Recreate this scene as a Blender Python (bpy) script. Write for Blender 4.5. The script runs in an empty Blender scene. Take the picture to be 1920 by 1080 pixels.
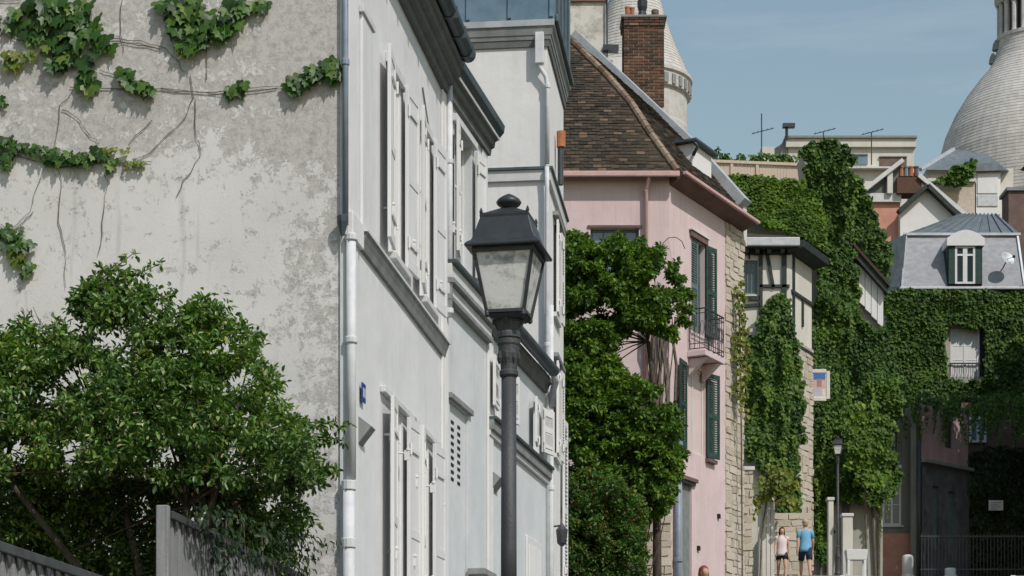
import bpy, math, random
import numpy as np
from mathutils import Vector, Matrix, noise
random.seed(7); rng = np.random.default_rng(7)
R = math.radians
SC = bpy.context.scene
C = SC.collection
# ------------------------------------------------------------------ camera
F = 3900.0; HZ = 1520.0; CAMZ = 1.6          # focal length and horizon row for a 1920 px wide picture
cd = bpy.data.cameras.new('camera'); cam = bpy.data.objects.new('camera', cd); C.objects.link(cam)
cam.location = (0, 0, CAMZ); cam.rotation_euler = (R(90), 0, 0)
cd.sensor_width = 36; cd.lens = 36*F/1920; cd.shift_y = (HZ-540)/1920; cd.clip_end = 9000; cd.clip_start = .1
SC.camera = cam
# ------------------------------------------------------------------ sky and sun
SUN = Vector((.42, -.56, .74)).normalized()
el = math.asin(SUN.z); az = math.atan2(SUN.x, SUN.y)
wd = bpy.data.worlds.new('World'); SC.world = wd; wd.use_nodes = True
nt = wd.node_tree; nt.nodes.clear()
sky = nt.nodes.new('ShaderNodeTexSky'); sky.sky_type = 'NISHITA'; sky.sun_disc = False
sky.sun_elevation = el; sky.sun_rotation = az; sky.air_density = 2.0; sky.dust_density = 1.0; sky.ozone_density = 1.9; sky.altitude = 100
bg = nt.nodes.new('ShaderNodeBackground'); bg.inputs[1].default_value = .104
wo = nt.nodes.new('ShaderNodeOutputWorld')
tcw = nt.nodes.new('ShaderNodeTexCoord'); mpw = nt.nodes.new('ShaderNodeMapping'); mpw.inputs['Rotation'].default_value = (0, R(-38), 0); mpw.inputs['Scale'].default_value = (2.2, 2.2, 17)
cir = nt.nodes.new('ShaderNodeTexNoise'); cir.inputs['Scale'].default_value = 2.0; cir.inputs['Detail'].default_value = 7; cir.inputs['Roughness'].default_value = .6
cr = nt.nodes.new('ShaderNodeMapRange'); cr.inputs[1].default_value = .52; cr.inputs[2].default_value = .85; cr.inputs[4].default_value = .30      # thin high cirrus
mxw = nt.nodes.new('ShaderNodeMix'); mxw.data_type = 'RGBA'; mxw.inputs['B'].default_value = (6.2, 6.5, 6.8, 1)
nt.links.new(tcw.outputs['Generated'], mpw.inputs['Vector']); nt.links.new(mpw.outputs[0], cir.inputs['Vector']); nt.links.new(cir.outputs['Fac'], cr.inputs[0]); nt.links.new(cr.outputs[0], mxw.inputs[0])
nt.links.new(sky.outputs[0], mxw.inputs['A']); nt.links.new(mxw.outputs['Result'], bg.inputs[0]); nt.links.new(bg.outputs[0], wo.inputs[0])
sl = bpy.data.lights.new('sun', 'SUN'); sl.energy = 3.05; sl.angle = R(.53); sl.color = (1, .935, .875)
so = bpy.data.objects.new('sun', sl); C.objects.link(so); so.location = (20, -30, 60)
so.rotation_euler = (-SUN).to_track_quat('-Z', 'Y').to_euler()
SC.view_settings.view_transform = 'Standard'; SC.view_settings.look = 'None'
SC.view_settings.exposure = 0; SC.view_settings.gamma = 1
# ------------------------------------------------------------------ helpers
def W(px, py, Y): return Vector(((px-960)*Y/F, Y, CAMZ+(HZ-py)*Y/F))
KN = [(-80, -7), (0, 0), (14, 1.9), (23, 3.0), (45, 5.0), (63, 8.6), (85, 11.0), (130, 24), (200, 46), (300, 48), (420, 28), (700, 0), (7000, -6)]
def G(y):
    for (a, b), (c, d) in zip(KN, KN[1:]):
        if y <= c: return b+(d-b)*(y-a)/(c-a)
    return KN[-1][1]
class Fr:
    """A plot with its own axes: x out of the street front, y along the street, z up from its base."""
    def __init__(s, X, Y, a=0, base=None):
        s.X, s.Y, s.a = X, Y, R(a); s.base = G(Y) if base is None else base
    def hx(s, px, py, w=0):
        n = (math.cos(s.a), -math.sin(s.a)); r = (px-960)/F
        Y = (s.X*n[0]+s.Y*n[1]+w)/(r*n[0]+n[1]); X = r*Y
        return (X-s.X)*math.sin(s.a)+(Y-s.Y)*math.cos(s.a), CAMZ+(HZ-py)*Y/F-s.base
    def hy(s, px, py, v=0):
        d = (math.sin(s.a), math.cos(s.a)); r = (px-960)/F
        Y = (s.X*d[0]+s.Y*d[1]+v)/(r*d[0]+d[1]); X = r*Y
        return (X-s.X)*math.cos(s.a)-(Y-s.Y)*math.sin(s.a), CAMZ+(HZ-py)*Y/F-s.base
    def loc(s, p):
        dx, dy = p[0]-s.X, p[1]-s.Y
        return Vector((dx*math.cos(s.a)-dy*math.sin(s.a), dx*math.sin(s.a)+dy*math.cos(s.a), p[2]-s.base))
def tag(o, label, cat=None, group=None, kind=None):
    if label: o['label'] = label
    if cat: o['category'] = cat
    if group: o['group'] = group
    if kind: o['kind'] = kind
    return o
def thing(name, label, cat, fr=None, loc=None, rotz=0, group=None):
    o = bpy.data.objects.new(name, None); C.objects.link(o); o.empty_display_size = .2
    if fr: o.location = (fr.X, fr.Y, fr.base); o.rotation_euler = (0, 0, -fr.a)
    else: o.location = loc; o.rotation_euler = (0, 0, rotz)
    return tag(o, label, cat, group)
def link(name, me, m=None, parent=None, loc=None, rot=None):
    o = bpy.data.objects.new(name, me); C.objects.link(o)
    if m is not None and not me.materials: me.materials.append(m)
    if parent: o.parent = parent
    if loc is not None: o.location = loc
    if rot is not None: o.rotation_euler = rot
    return o
class MB:
    def __init__(s): s.v = []; s.f = []
    def add(s, vs, fs):
        b = len(s.v); s.v += [tuple(v) for v in vs]; s.f += [tuple(i+b for i in f) for f in fs]; return s
    def box(s, x0, x1, y0, y1, z0, z1, M=None):
        if x0 > x1: x0, x1 = x1, x0
        if y0 > y1: y0, y1 = y1, y0
        if z0 > z1: z0, z1 = z1, z0
        vs = [Vector(p) for p in ((x0,y0,z0),(x1,y0,z0),(x1,y1,z0),(x0,y1,z0),(x0,y0,z1),(x1,y0,z1),(x1,y1,z1),(x0,y1,z1))]
        if M is not None: vs = [M @ v for v in vs]
        return s.add(vs, [(0,3,2,1),(4,5,6,7),(0,1,5,4),(1,2,6,5),(2,3,7,6),(3,0,4,7)])
    def prism(s, poly, z0, z1):
        n = len(poly)
        ar = sum(poly[i][0]*poly[(i+1)%n][1]-poly[(i+1)%n][0]*poly[i][1] for i in range(n))
        if ar < 0: poly = poly[::-1]
        vs = [(x, y, z0) for x, y in poly]+[(x, y, z1) for x, y in poly]
        return s.add(vs, [tuple(range(n))[::-1], tuple(range(n, 2*n))]+[(i, (i+1)%n, (i+1)%n+n, i+n) for i in range(n)])
    def ext(s, pts, d):                       # polygon in space swept along d
        n = len(pts); d = Vector(d); vs = [Vector(p) for p in pts]; vs = vs+[v+d for v in vs]
        nn = sum(((vs[i]-vs[0]).cross(vs[(i+1)%n]-vs[0]) for i in range(1, n-1)), Vector())
        if nn.dot(d) > 0: vs = vs[:n][::-1]+vs[n:][::-1]
        return s.add(vs, [tuple(range(n)), tuple(range(n, 2*n))[::-1]]+[(i, i+n, (i+1)%n+n, (i+1)%n) for i in range(n)])
    def bar(s, a, b, w, h=None, up=(0, 0, 1)):
        a, b = Vector(a), Vector(b); h = h or w; t = (b-a).normalized(); u = Vector(up)
        if abs(t.dot(u)) > .95: u = Vector((1, 0, 0))
        x = t.cross(u).normalized()*w/2; y = x.cross(t).normalized()*h/2
        vs = [p+sx*x+sy*y for p in (a, b) for sx, sy in ((-1,-1),(1,-1),(1,1),(-1,1))]
        return s.add(vs, [(0,1,2,3),(7,6,5,4),(0,4,5,1),(1,5,6,2),(2,6,7,3),(3,7,4,0)])
    def tube(s, pts, rad, n=8, cap=True):
        pts = [Vector(p) for p in pts]
        if not hasattr(rad, '__len__'): rad = [rad]*len(pts)
        b = len(s.v); pu = None
        for i, p in enumerate(pts):
            t = (pts[min(i+1, len(pts)-1)]-pts[max(i-1, 0)]).normalized()
            u = pu if pu is not None else (Vector((0,0,1)) if abs(t.z) < .9 else Vector((1,0,0)))
            x = t.cross(u); x = x.normalized() if x.length > 1e-6 else Vector((1,0,0)); u = x.cross(t).normalized(); pu = u
            for k in range(n):
                a = 2*math.pi*k/n; s.v.append(tuple(p+rad[i]*(math.cos(a)*x+math.sin(a)*u)))
        for i in range(len(pts)-1):
            for k in range(n):
                s.f.append((b+i*n+k, b+i*n+(k+1)%n, b+(i+1)*n+(k+1)%n, b+(i+1)*n+k))
        if cap:
            s.f.append(tuple(b+k for k in range(n))[::-1]); s.f.append(tuple(b+(len(pts)-1)*n+k for k in range(n)))
        return s
    def lathe(s, prof, n=16, c=(0, 0, 0), ph=0, sq=False):
        b = len(s.v)
        for r, z in prof:
            for k in range(n):
                a = ph+2*math.pi*k/n; s.v.append((c[0]+r*math.cos(a), c[1]+r*math.sin(a), c[2]+z))
        for i in range(len(prof)-1):
            for k in range(n): s.f.append((b+i*n+k, b+i*n+(k+1)%n, b+(i+1)*n+(k+1)%n, b+(i+1)*n+k))
        s.f.append(tuple(b+k for k in range(n))[::-1]); s.f.append(tuple(b+(len(prof)-1)*n+k for k in range(n)))
        return s
    def wall(s, fn, u0, u1, z0, z1, holes=(), depth=.18):
        """wall face fn(u, depth, z) with real openings and reveals"""
        us = sorted({u0, u1, *[h[0] for h in holes], *[h[1] for h in holes]}); zs = sorted({z0, z1, *[h[2] for h in holes], *[h[3] for h in holes]})
        us = [u for u in us if u0 <= u <= u1]; zs = [z for z in zs if z0 <= z <= z1]
        for a, b in zip(us, us[1:]):
            for c, d in zip(zs, zs[1:]):
                m = ((a+b)/2, (c+d)/2)
                if any(h[0] < m[0] < h[1] and h[2] < m[1] < h[3] for h in holes): continue
                s.add([fn(a,0,c), fn(b,0,c), fn(b,0,d), fn(a,0,d)], [(0,1,2,3)])
        for a, b, c, d in holes:
            c = max(c, z0)
            for p, q in (((a,c),(b,c)), ((b,c),(b,d)), ((b,d),(a,d)), ((a,d),(a,c))):
                s.add([fn(p[0],0,p[1]), fn(q[0],0,q[1]), fn(q[0],depth,q[1]), fn(p[0],depth,p[1])], [(0,1,2,3)])
            s.add([fn(a,depth,c), fn(b,depth,c), fn(b,depth,d), fn(a,depth,d)], [(0,1,2,3)])
        return s
    def mesh(s, smooth=False):
        me = bpy.data.meshes.new('m'); me.from_pydata(s.v, [], s.f); me.update()
        if smooth: me.polygons.foreach_set('use_smooth', [True]*len(me.polygons))
        return me
    def build(s, name, m, parent=None, smooth=False, bev=0, loc=None, rot=None):
        o = link(name, s.mesh(smooth), m, parent, loc, rot)
        if bev:
            b = o.modifiers.new('bevel', 'BEVEL'); b.width = bev; b.segments = 2; b.limit_method = 'ANGLE'; b.angle_limit = R(40)
        return o
def bx(*a): return MB().box(*a)
# ------------------------------------------------------------------ materials
def new_mat(name):
    m = bpy.data.materials.new(name); m.use_nodes = True; t = m.node_tree
    return m, t, t.nodes['Principled BSDF'], t.nodes, t.links
def sp(p, v):
    p.inputs['Specular IOR Level'].default_value = v
def c4(c): return (*c, 1)
def ramp(N, stops):
    r = N.new('ShaderNodeValToRGB'); e = r.color_ramp.elements
    while len(e) < len(stops): e.new(.5)
    for k, (p, c) in zip(e, stops): k.position = p; k.color = c4(c) if hasattr(c, '__len__') else (c, c, c, 1)
    return r
def noise_tex(N, L, scale, detail=6, rough=.6, vec=None, dist=0):
    n = N.new('ShaderNodeTexNoise'); n.inputs['Scale'].default_value = scale; n.inputs['Detail'].default_value = detail
    n.inputs['Roughness'].default_value = rough; n.inputs['Distortion'].default_value = dist
    if vec is not None: L.new(vec, n.inputs['Vector'])
    return n
def bump(N, L, p, h, st, d=.02):
    b = N.new('ShaderNodeBump'); b.inputs['Strength'].default_value = st; b.inputs['Distance'].default_value = d
    L.new(h, b.inputs['Height']); L.new(b.outputs[0], p.inputs['Normal'])
def surf(name, c1, c2, scale=3, rough=.85, bst=.25, bscale=30, lo=.35, hi=.65, spec=.25, metal=0, stretch=None, third=None, bd=.02):
    m, t, p, N, L = new_mat(name)
    tc = N.new('ShaderNodeTexCoord'); v = tc.outputs['Object']
    if stretch:
        mp = N.new('ShaderNodeMapping'); mp.inputs['Scale'].default_value = stretch; L.new(v, mp.inputs['Vector']); v = mp.outputs[0]
    n = noise_tex(N, L, scale, 8, .65, v)
    st = [(lo, c1), (hi, c2)]
    if third: st.append((min(.99, hi+.12), third))
    r = ramp(N, st); L.new(n.outputs['Fac'], r.inputs[0]); L.new(r.outputs[0], p.inputs['Base Color'])
    p.inputs['Roughness'].default_value = rough; p.inputs['Metallic'].default_value = metal; sp(p, spec)
    if bst:
        b = noise_tex(N, L, bscale, 6, .7, tc.outputs['Object']); bump(N, L, p, b.outputs['Fac'], bst, bd)
    return m
def foliage(name, stops, trans=.28, rough=.42, obj=False, spec=.35, patch=.9):
    m, t, p, N, L = new_mat(name)
    if obj: o = N.new('ShaderNodeObjectInfo').outputs['Random']
    else: o = N.new('ShaderNodeNewGeometry').outputs['Random Per Island']
    r = ramp(N, stops); L.new(o, r.inputs[0]); L.new(r.outputs[0], p.inputs['Base Color'])
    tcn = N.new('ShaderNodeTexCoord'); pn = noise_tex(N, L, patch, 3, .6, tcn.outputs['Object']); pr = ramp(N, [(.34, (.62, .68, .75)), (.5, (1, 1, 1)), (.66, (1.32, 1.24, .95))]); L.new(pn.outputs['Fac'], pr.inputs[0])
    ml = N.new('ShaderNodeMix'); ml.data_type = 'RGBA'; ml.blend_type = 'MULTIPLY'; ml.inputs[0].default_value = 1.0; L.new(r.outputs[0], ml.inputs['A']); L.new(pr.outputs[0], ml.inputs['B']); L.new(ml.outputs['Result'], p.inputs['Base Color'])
    p.inputs['Roughness'].default_value = rough; sp(p, spec)
    tr = N.new('ShaderNodeBsdfTranslucent'); mx = N.new('ShaderNodeMixShader'); mx.inputs[0].default_value = trans
    hs = N.new('ShaderNodeHueSaturation'); hs.inputs['Hue'].default_value = .485; hs.inputs['Value'].default_value = 1.5; hs.inputs['Saturation'].default_value = 1.1
    L.new(ml.outputs['Result'], hs.inputs['Color']); L.new(hs.outputs[0], tr.inputs[0])
    L.new(p.outputs[0], mx.inputs[1]); L.new(tr.outputs[0], mx.inputs[2])
    L.new(mx.outputs[0], N['Material Output'].inputs[0]); return m
def island(name, stops, rough=.85, bst=.2, bscale=40, obj=False, spec=.2):
    m, t, p, N, L = new_mat(name)
    o = N.new('ShaderNodeObjectInfo').outputs['Random'] if obj else N.new('ShaderNodeNewGeometry').outputs['Random Per Island']
    r = ramp(N, stops); L.new(o, r.inputs[0])
    tc = N.new('ShaderNodeTexCoord'); n = noise_tex(N, L, 14, 6, .7, tc.outputs['Object'])
    mx = N.new('ShaderNodeMix'); mx.data_type = 'RGBA'; mx.blend_type = 'MULTIPLY'; mx.inputs[0].default_value = .6
    rr = ramp(N, [(.3, .45), (.6, 1.0)]); L.new(n.outputs['Fac'], rr.inputs[0])
    L.new(r.outputs[0], mx.inputs['A']); L.new(rr.outputs[0], mx.inputs['B']); L.new(mx.outputs['Result'], p.inputs['Base Color'])
    p.inputs['Roughness'].default_value = rough; sp(p, spec)
    b = noise_tex(N, L, bscale, 6, .7, tc.outputs['Object']); bump(N, L, p, b.outputs['Fac'], bst)
    return m
M = {}
def plaster_weathered():
    m, t, p, N, L = new_mat('weathered_plaster')
    tc = N.new('ShaderNodeTexCoord'); v = tc.outputs['Object']
    sx = N.new('ShaderNodeSeparateXYZ'); L.new(v, sx.inputs[0])
    def math_(op, a, b=None, clamp=False):
        k = N.new('ShaderNodeMath'); k.operation = op; k.use_clamp = clamp
        for i, q in enumerate((a, b)):
            if q is None: continue
            if isinstance(q, (int, float)): k.inputs[i].default_value = q
            else: L.new(q, k.inputs[i])
        return k.outputs[0]
    def rng_(val, a, b):
        k = N.new('ShaderNodeMapRange'); k.interpolation_type = 'SMOOTHSTEP'; L.new(val, k.inputs[0]); k.inputs[1].default_value = a; k.inputs[2].default_value = b; return k.outputs[0]
    big = noise_tex(N, L, .9, 4, .6, v).outputs['Fac']
    # old coat: the band above first-floor height has lost its lime wash
    zz = math_('ADD', sx.outputs['Z'], math_('MULTIPLY', math_('SUBTRACT', noise_tex(N, L, 2.2, 8, .75, v).outputs['Fac'], .5), 1.8))
    upper = rng_(zz, 4.85, 5.35)
    right = rng_(math_('ADD', sx.outputs['X'], math_('MULTIPLY', math_('SUBTRACT', big, .5), 2.0)), -1.1, -.2)
    flake = noise_tex(N, L, 5.0, 14, .80, v, .12).outputs['Fac']
    fine = noise_tex(N, L, 34, 8, .75, v).outputs['Fac']
    thr = math_('ADD', math_('MULTIPLY', upper, .10), math_('MULTIPLY', right, .065))
    fl = math_('ADD', math_('ADD', math_('MULTIPLY', flake, .8), math_('MULTIPLY', fine, .2)), thr)
    mask = rng_(fl, .545, .60)
    base = ramp(N, [(.3, (.60, .592, .572)), (.5, (.665, .658, .64)), (.7, (.715, .71, .695))]); L.new(big, base.inputs[0])
    old = ramp(N, [(.36, (.34, .33, .305)), (.47, (.46, .447, .42)), (.56, (.57, .555, .53)), (.66, (.42, .408, .382))]); L.new(noise_tex(N, L, 11, 12, .78, v).outputs['Fac'], old.inputs[0])
    mx = N.new('ShaderNodeMix'); mx.data_type = 'RGBA'; L.new(mask, mx.inputs[0]); L.new(base.outputs[0], mx.inputs['A']); L.new(old.outputs[0], mx.inputs['B'])
    # hairline stains and speckle
    vo = N.new('ShaderNodeTexVoronoi'); vo.feature = 'DISTANCE_TO_EDGE'; vo.inputs['Scale'].default_value = 1.5
    wv = N.new('ShaderNodeVectorMath'); wv.operation = 'ADD'; nn = noise_tex(N, L, 2.2, 6, .7, v)
    sc = N.new('ShaderNodeVectorMath'); sc.operation = 'SCALE'; sc.inputs['Scale'].default_value = .9; L.new(nn.outputs['Color'], sc.inputs[0]); L.new(v, wv.inputs[0]); L.new(sc.outputs[0], wv.inputs[1])
    L.new(wv.outputs[0], vo.inputs['Vector'])
    vein = math_('MULTIPLY', math_('SUBTRACT', 1.0, rng_(vo.outputs['Distance'], .0, .035)), rng_(noise_tex(N, L, 6, 5, .8, v).outputs['Fac'], .50, .66))
    mp = N.new('ShaderNodeMapping'); mp.inputs['Scale'].default_value = (5, 1, .5); L.new(v, mp.inputs['Vector'])
    drip = math_('MULTIPLY', rng_(noise_tex(N, L, 1.6, 5, .6, mp.outputs[0]).outputs['Fac'], .56, .75), .35)
    st = math_('MAXIMUM', math_('MULTIPLY', vein, .55), drip)
    spk = math_('MULTIPLY', rng_(noise_tex(N, L, 60, 3, .6, v).outputs['Fac'], .60, .68), math_('ADD', .12, math_('MULTIPLY', right, .45)))
    st = math_('MAXIMUM', st, spk)
    m2 = N.new('ShaderNodeMix'); m2.data_type = 'RGBA'; L.new(st, m2.inputs[0]); L.new(mx.outputs['Result'], m2.inputs['A']); m2.inputs['B'].default_value = (.27, .255, .23, 1)
    L.new(m2.outputs['Result'], p.inputs['Base Color']); p.inputs['Roughness'].default_value = .93; sp(p, .1)
    h = math_('ADD', math_('MULTIPLY', mask, -.55), math_('MULTIPLY', fine, .5)); bump(N, L, p, h, .55, .012)
    return m
M['gable'] = plaster_weathered()
def render_mat(name, c1, c2, stain, amt=.5, lo=.5):
    m, t, p, N, L = new_mat(name)
    tc = N.new('ShaderNodeTexCoord'); v = tc.outputs['Object']
    n = noise_tex(N, L, 1.3, 8, .65, v); r = ramp(N, [(.35, c1), (.65, c2)]); L.new(n.outputs['Fac'], r.inputs[0])
    mp = N.new('ShaderNodeMapping'); mp.inputs['Scale'].default_value = (5, 5, .22); L.new(v, mp.inputs['Vector'])
    s1 = noise_tex(N, L, 1.5, 7, .7, mp.outputs[0]); s2 = noise_tex(N, L, .8, 5, .6, v)
    a = N.new('ShaderNodeMath'); a.operation = 'MULTIPLY'
    r1 = ramp(N, [(lo, 0), (lo+.22, 1)]); r2 = ramp(N, [(.38, 0), (.66, 1)]); L.new(s1.outputs['Fac'], r1.inputs[0]); L.new(s2.outputs['Fac'], r2.inputs[0])
    L.new(r1.outputs[0], a.inputs[0]); L.new(r2.outputs[0], a.inputs[1])
    sp_ = noise_tex(N, L, 22, 8, .8, v); r3 = ramp(N, [(.60, 0), (.72, .5)]); L.new(sp_.outputs['Fac'], r3.inputs[0])
    mxx = N.new('ShaderNodeMath'); mxx.operation = 'MAXIMUM'; L.new(a.outputs[0], mxx.inputs[0]); L.new(r3.outputs[0], mxx.inputs[1])
    k = N.new('ShaderNodeMath'); k.operation = 'MULTIPLY'; k.inputs[1].default_value = amt; L.new(mxx.outputs[0], k.inputs[0])
    mx = N.new('ShaderNodeMix'); mx.data_type = 'RGBA'; L.new(k.outputs[0], mx.inputs[0]); L.new(r.outputs[0], mx.inputs['A']); mx.inputs['B'].default_value = c4(stain)
    L.new(mx.outputs['Result'], p.inputs['Base Color']); p.inputs['Roughness'].default_value = .9; sp(p, .15)
    b1 = noise_tex(N, L, 2.2, 4, .5, v); b2 = noise_tex(N, L, 50, 5, .7, v); ad = N.new('ShaderNodeMath'); ad.operation = 'MULTIPLY_ADD'; L.new(b2.outputs['Fac'], ad.inputs[0]); ad.inputs[1].default_value = .12; L.new(b1.outputs['Fac'], ad.inputs[2])
    bump(N, L, p, ad.outputs[0], .5, .03); return m
M['white'] = render_mat('white_render', (.66, .67, .675), (.73, .735, .735), (.40, .40, .385), .42)
M['white2'] = render_mat('white_render_warm', (.70, .695, .69), (.75, .745, .735), (.44, .42, .39), .40)
M['white_grey'] = render_mat('pale_grey_render', (.56, .595, .61), (.64, .665, .675), (.36, .37, .36), .42)
M['paint'] = surf('white_gloss_paint', (.66, .665, .66), (.74, .74, .735), 6, .5, .08, 40, stretch=(1, 1, .25))
M['trim'] = surf('grey_trim', (.19, .20, .197), (.28, .29, .285), 5, .7, .1, 50)
M['trim_pale'] = surf('pale_stone_trim', (.56, .57, .565), (.66, .665, .655), 5, .8, .1, 50)
M['soffit'] = surf('grey_green_soffit', (.11, .12, .115), (.17, .178, .168), 4, .8, .15, 40)
M['zinc'] = surf('zinc_sheet', (.10, .165, .215), (.165, .235, .285), 2.5, .42, .06, 20, spec=.5, metal=.35)
M['zinc_dark'] = surf('dark_zinc', (.055, .075, .085), (.095, .12, .13), 3, .5, .08, 20, spec=.4, metal=.3)
M['zinc_mid'] = surf('weathered_zinc', (.115, .14, .155), (.175, .20, .215), 2.5, .6, .06, 20, spec=.35, metal=.1)
M['zinc_pale'] = surf('pale_zinc_flashing', (.40, .43, .45), (.55, .57, .58), 4, .5, .08, 30, spec=.4, metal=.2)
M['slate_face'] = surf('grey_slate', (.27, .275, .29), (.37, .375, .39), 3.5, .7, .3, 14, stretch=(1, 1, 1.6))
M['pipe'] = surf('blue_grey_pipe', (.16, .21, .27), (.25, .30, .36), 4, .5, .08, 40, spec=.4)
M['pipe_white'] = surf('whitewashed_pipe', (.55, .575, .60), (.68, .69, .70), 7, .55, .12, 40)
M['pipe_pink'] = surf('pink_painted_pipe', (.50, .32, .30), (.60, .40, .375), 5, .6, .08, 40)
M['iron'] = surf('dark_iron', (.022, .026, .03), (.042, .047, .052), 6, .42, .12, 60, spec=.5)
M['iron_post'] = surf('charcoal_cast_iron', (.035, .038, .042), (.065, .068, .07), 9, .5, .3, 45, spec=.45, stretch=(1, 1, .2))
M['black'] = surf('black_paint', (.012, .013, .014), (.02, .021, .022), 6, .5, .1, 50)
M['pink'] = render_mat('pink_render', (.60, .475, .472), (.665, .545, .54), (.40, .29, .28), .5, .47)
M['pink_shaded'] = surf('shaded_mauve_render', (.40, .26, .275), (.52, .37, .385), 1.4, .9, .2, 30, stretch=(1, 1, .3))  # mauve pink darkened so the colour itself holds the corner's shade
M['mortar'] = surf('lime_mortar', (.48, .42, .34), (.58, .52, .43), 6, .95, .3, 40)
M['stone'] = island('rubble_stone', [(0, (.50, .43, .34)), (.35, (.60, .54, .44)), (.7, (.66, .60, .51)), (1, (.55, .49, .42))], .9, .6, 25, obj=True)
M['ashlar'] = render_mat('white_travertine', (.46, .445, .415), (.59, .575, .54), (.26, .25, .23), .55, .46)
M['brick'] = island('chimney_brick', [(0, (.07, .05, .042)), (.3, (.12, .072, .052)), (.6, (.20, .10, .066)), (.8, (.10, .078, .066)), (1, (.28, .18, .13))], .9, .4, 60, obj=True)
M['tile'] = island('clay_tile', [(0, (.035, .03, .024)), (.3, (.058, .048, .037)), (.55, (.078, .06, .042)), (.75, (.055, .052, .04)), (.92, (.12, .08, .055)), (1, (.19, .13, .09))], .9, .5, 30)
M['ridge'] = island('ridge_tile', [(0, (.15, .10, .07)), (.5, (.25, .17, .12)), (1, (.36, .28, .21))], .9, .4, 30, obj=True)
M['terracotta'] = surf('terracotta', (.33, .12, .06), (.44, .18, .09), 6, .8, .2, 40)
M['glass'] = None
def glass(name, col=(.035, .045, .05), rough=.06):
    m, t, p, N, L = new_mat(name); p.inputs['Base Color'].default_value = c4(col); p.inputs['Roughness'].default_value = rough; sp(p, .7); return m
M['glass'] = glass('dark_window_glass'); M['glass_blue'] = glass('pale_blue_glass', (.16, .22, .27), .12); M['glass_curtain'] = glass('curtained_glass', (.66, .66, .64), .25)
M['door_grey'] = surf('grey_green_door', (.16, .185, .18), (.23, .25, .24), 5, .6, .1, 40)
M['shut_teal'] = surf('teal_grey_shutter', (.10, .15, .155), (.16, .21, .21), 6, .55, .1, 40)
M['shut_green'] = surf('bottle_green_shutter', (.018, .05, .042), (.035, .075, .062), 6, .5, .1, 40)
M['timber'] = surf('dark_green_timber', (.022, .032, .03), (.05, .06, .052), 6, .7, .2, 40)
M['cream'] = surf('cream_render', (.56, .54, .48), (.68, .66, .60), 2, .9, .2, 30, stretch=(1, 1, .4))
M['cream_far'] = surf('cream_concrete', (.55, .53, .47), (.66, .64, .58), .8, .9, .1, 8, stretch=(1, 1, .4))
M['fence_wood'] = surf('pale_wood', (.50, .40, .31), (.62, .51, .41), 5, .85, .2, 30, stretch=(3, 3, .5))
M['fence_grey'] = surf('weathered_grey_board', (.20, .205, .205), (.30, .305, .30), 5, .75, .25, 30, stretch=(4, 4, .35))
M['fence_cap'] = surf('dark_grey_rail', (.05, .055, .055), (.09, .095, .095), 6, .6, .2, 40)
M['orange_wall'] = surf('orange_brick_render', (.50, .24, .17), (.60, .32, .24), 2, .9, .2, 20)
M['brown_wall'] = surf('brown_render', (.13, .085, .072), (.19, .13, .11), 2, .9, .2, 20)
M['grey_wall'] = surf('grey_beige_render', (.33, .32, .28), (.44, .42, .37), 2, .9, .2, 20, stretch=(1, 1, .4))
M['grey_wall_shaded'] = surf('shaded_grey_beige_render', (.19, .19, .16), (.27, .265, .225), 2, .9, .2, 20, stretch=(1, 1, .4))  # darker copy of the grey beige render, with shade put into its colour
M['asphalt'] = surf('asphalt', (.042, .042, .043), (.065, .064, .062), 3, .9, .5, 90)
M['setts'] = surf('paving', (.16, .155, .145), (.24, .23, .215), 5, .9, .4, 30)
M['soil'] = surf('earth', (.06, .05, .035), (.10, .09, .055), .3, .95, .4, 4)
M['bark'] = surf('bark', (.05, .04, .03), (.11, .09, .07), 8, .9, .6, 25, stretch=(3, 3, .6))
M['twig'] = surf('dry_vine_stem', (.10, .08, .06), (.18, .15, .12), 10, .9, .3, 60)
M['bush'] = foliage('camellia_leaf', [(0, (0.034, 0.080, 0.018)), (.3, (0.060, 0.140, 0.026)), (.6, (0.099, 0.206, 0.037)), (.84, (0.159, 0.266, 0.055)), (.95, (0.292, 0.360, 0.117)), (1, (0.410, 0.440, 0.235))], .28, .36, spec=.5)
M['creeper'] = foliage('creeper_leaf', [(0, (0.022, 0.060, 0.014)), (.5, (0.040, 0.105, 0.018)), (.85, (0.065, 0.145, 0.026)), (1, (0.140, 0.200, 0.045))], .3, .42, obj=True)
M['creeper_young'] = foliage('young_creeper_leaf', [(0, (.08, .14, .022)), (.6, (.14, .20, .035)), (1, (.22, .22, .07))], .35, .45, obj=True)
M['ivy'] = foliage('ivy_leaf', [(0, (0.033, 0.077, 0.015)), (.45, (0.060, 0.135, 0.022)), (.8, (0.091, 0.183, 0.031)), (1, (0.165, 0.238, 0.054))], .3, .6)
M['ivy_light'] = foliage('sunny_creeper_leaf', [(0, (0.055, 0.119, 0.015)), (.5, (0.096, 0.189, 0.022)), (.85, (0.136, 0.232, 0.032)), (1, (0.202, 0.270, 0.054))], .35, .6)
M['ivy_yellow'] = foliage('yellowing_leaf', [(0, (0.090, 0.145, 0.018)), (.5, (0.165, 0.212, 0.027)), (.85, (0.225, 0.230, 0.045)), (1, (0.075, 0.128, 0.023))], .35, .5)
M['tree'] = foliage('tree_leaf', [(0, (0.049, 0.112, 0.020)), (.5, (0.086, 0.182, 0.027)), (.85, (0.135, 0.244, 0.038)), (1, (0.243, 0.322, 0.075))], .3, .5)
M['yew'] = foliage('yew_leaf', [(0, (.012, .028, .010)), (.6, (.024, .05, .014)), (1, (.045, .08, .022))], .2, .5)
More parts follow.
